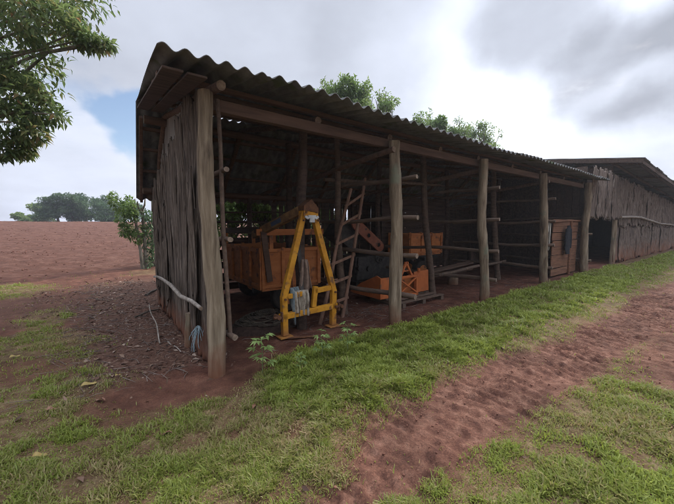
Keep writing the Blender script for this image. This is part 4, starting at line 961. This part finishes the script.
# trees behind the shed, their tops over the roof
def back_tree(t, s, H_, rad, n, label, seed, L=.15, m=M_LEAF_Y, name='leafy_tree', base=.45, trunk=.13, gaps=.9, ncl=9):
    rr = random.Random(seed); p = w(t, s); z0 = hz(p[0], p[1]); o = thing(name, label, 'tree', (p[0], p[1], z0))
    b = MB(); limb(b, (0, 0, -.2), (rr.uniform(-.2, .2), rr.uniform(-.2, .2), H_ * .62), trunk, trunk * .5, seed, .03); b.build('trunk', M_TRUNK, o, True)
    cl = []
    for k in range(ncl):
        a = rr.uniform(0, 6.28); q = rr.uniform(.2, 1) * rad; hh = H_ * (base + (1 - base) * rr.uniform(.1, .95)) if k % 2 else H_ - rr.uniform(.25, .9)
        cl.append((np.array([math.cos(a) * q, math.sin(a) * q, min(hh, H_ - .15 - .35 * q) - rad * .2]), (rad * rr.uniform(.22, .55),) * 2 + (rad * rr.uniform(.2, .42),), 1))
    for k in range(16):                     # shoots that break the outline
        a = rr.uniform(0, 6.28); q = rr.uniform(.1, .9) * rad; cl.append((np.array([math.cos(a) * q, math.sin(a) * q, H_ - .35 * q - rr.uniform(-.05, .5)]), (.17, .17, .30), .10))
    b = MB()
    for k, c in enumerate(cl): limb(b, (0, 0, H_ * rr.uniform(.3, .55)), Vector(c[0]), trunk * .35, .012, seed + k, .06)
    b.build('limbs', M_TRUNK, o, True)
    foliage('foliage', cl, n, L, L * .42, m, o, .1, gaps, .42); return o
back_tree(7.6, 7.5, 7.65, 1.35, 11000, 'light green tree top showing highest above the shed roof', 3)
back_tree(10.0, 7.8, 7.8, .7, 3600, 'small light green tree top above the roof, just right of the highest one', 5)
back_tree(13.0, 7.5, 7.3, 1.15, 9000, 'light green tree top above the middle of the roof', 8)
back_tree(15.4, 7.6, 7.5, 1.45, 9000, 'light green tree top above the roof where it meets the bright sky', 9)
back_tree(18.2, 7.6, 7.9, 1.4, 7000, 'light green tree top low over the far end of the roof', 12)
# leafy shrubs seen through the gaps of the rear wall
for (t, s, H_, rd, lab, sd) in ((2.2, 5.9, 3.3, 1.3, 'green shrub behind the shed, seen through the left gap of the rear wall', 21), (3.25, 6.0, 3.4, 1.2, 'green shrub behind the shed, seen left of the trailer stake and boom', 24), (4.3, 6.0, 3.4, 1.2, 'dense green shrub behind the shed seen beside the yellow frame apex', 22), (5.8, 6.2, 3.6, 1.4, 'dense green shrub behind the shed seen through slits right of the frame', 23)):
    back_tree(t, s, H_, rd, 9500, lab, sd, .15, M_LEAF_Y, 'green_shrub', .08, .07, 1.2, 20)

# pollarded stems beyond the end wall
pol = [((143, 270), -.32, 2.4, .085, 'leaning pollarded stem with a leafy head, leftmost of the row beyond the end wall', 1, 1.25), ((147, 269), -.10, 2.2, .11, 'thick lichen-grey pollarded stem second in the row beyond the end wall', 2, .40), ((153, 267), .05, 2.55, .07, 'slim pollarded stem with stubs third in the row beyond the end wall', 3, .25), ((158, 266), .10, 2.5, .06, 'slim pollarded stem nearest the end wall', 4, .3)]
for (pp, lean, H_, r, lab, sd, lf) in pol:
    x, y, z = px_ground(*pp); o = thing('pollard_tree', lab, 'tree', (x, y, z), 0, 'pollarded stems beyond the end wall'); rr = random.Random(sd)
    b = MB(); b.capm = 0; b.tube([(0, 0, -.2), (lean * .2, 0, H_ * .3), (lean * .6, .05, H_ * .65), (lean, .05, H_)], [r * .85, r * .62, r * .52, r * .42], 10, .2, seed=sd)
    for k in range(3):
        u = rr.uniform(.55, .98); a = rr.uniform(0, 6.28); b.tube([(lean * u, .04, H_ * u), (lean * u + math.cos(a) * .16, math.sin(a) * .16, H_ * u + .18), (lean * u + math.cos(a) * .2, math.sin(a) * .2, H_ * u + .42)], [r * .35, r * .28, r * .16], 7, .1, seed=k)
    b.build('trunk', M_TRUNK, o, True)
    cl = []
    for k in range(14):
        u = rr.uniform(.45, 1.1); cl.append((np.array([lean * u + rr.uniform(-.45, .12), rr.uniform(-.3, .3), H_ * u]), (.15, .15, .26), 1))
    if sd in (2, 3, 4): cl = [(np.array([rr.uniform(-.2, .2), rr.uniform(-.1, .2), .15 + .30 * k]), (.2, .2, .2), 1) for k in range(7)]
    foliage('foliage', cl, int(1500 * lf), .13, .055, M_LEAF_D if sd > 1 else M_LEAF_Y, o, .1, 2.0, .36)

# trees beyond the ploughed field
FT = [(38, 5.4, 2.3, 64, 'low pale green tree at the left end of the far clump'), (58, 7.9, 3.0, 62, 'rounded dark tree left of centre in the far clump'), (72, 8.6, 3.1, 63, 'tallest broad tree of the far clump beyond the field'), (86, 7.6, 3.0, 66, 'dark tree right of the tallest one in the far clump'), (101, 8.3, 3.2, 72, 'airy flat-topped tree rising behind the right of the far clump'), (114, 6.6, 2.8, 64, 'tree at the right end of the far clump behind the pollarded stems'), (131, 7.0, 3.0, 70, 'far tree mostly hidden behind the pollarded stems'), (24, 4.2, 1.5, 66, 'smallest bush at the far left of the clump on the field horizon')]
for i, (px, H_, rd, dist, lab) in enumerate(FT):
    d = px_dir(px, 222); k = dist / d.y; x, y = d.x * k, dist; z = hz(x, y); rr = random.Random(40 + i)
    o = thing('field_tree', lab, 'tree', (x, y, z), 0, 'trees beyond the ploughed field')
    b = MB(); limb(b, (0, 0, -.3), (0, 0, H_ * .7), .28, .12, i, .03); b.build('trunk', M_DTRUNK, o, True)
    cl = []
    for q in range(16):
        a = rr.uniform(0, 6.28); e = rr.uniform(.1, 1) ** .6 * rd; hh = H_ * rr.uniform(.42, .96) * (1 - .22 * (e / rd) ** 2); s_ = rd * rr.uniform(.28, .46); cl.append((np.array([math.cos(a) * e, math.sin(a) * e, hh - s_ * .3]), (s_, s_, s_ * .7), 1))
    foliage('crown', cl, 5200, .42, .22, M_LEAF_D if i not in (0, 7) else M_LEAF_Y, o, .0, .45, .38)

# ================================================================== HAZE
HAZE = 0.0009
if HAZE:
    b = MB(); b.box((0, 150, 12), (780, 620, 30)); hzob = b.build('haze', bpy.data.materials.new('thin haze')); tag(hzob, 'thin bluish haze in the air', 'haze', kind='stuff')
    hm = hzob.data.materials[0]; hm.use_nodes = True; hn = hm.node_tree.nodes; hn.clear(); ho = hn.new('ShaderNodeOutputMaterial'); hv = hn.new('ShaderNodeVolumePrincipled')
    hv.inputs['Color'].default_value = (.80, .87, 1.0, 1); hv.inputs['Density'].default_value = HAZE; hv.inputs['Anisotropy'].default_value = .45; hm.node_tree.links.new(hv.outputs[0], ho.inputs['Volume'])
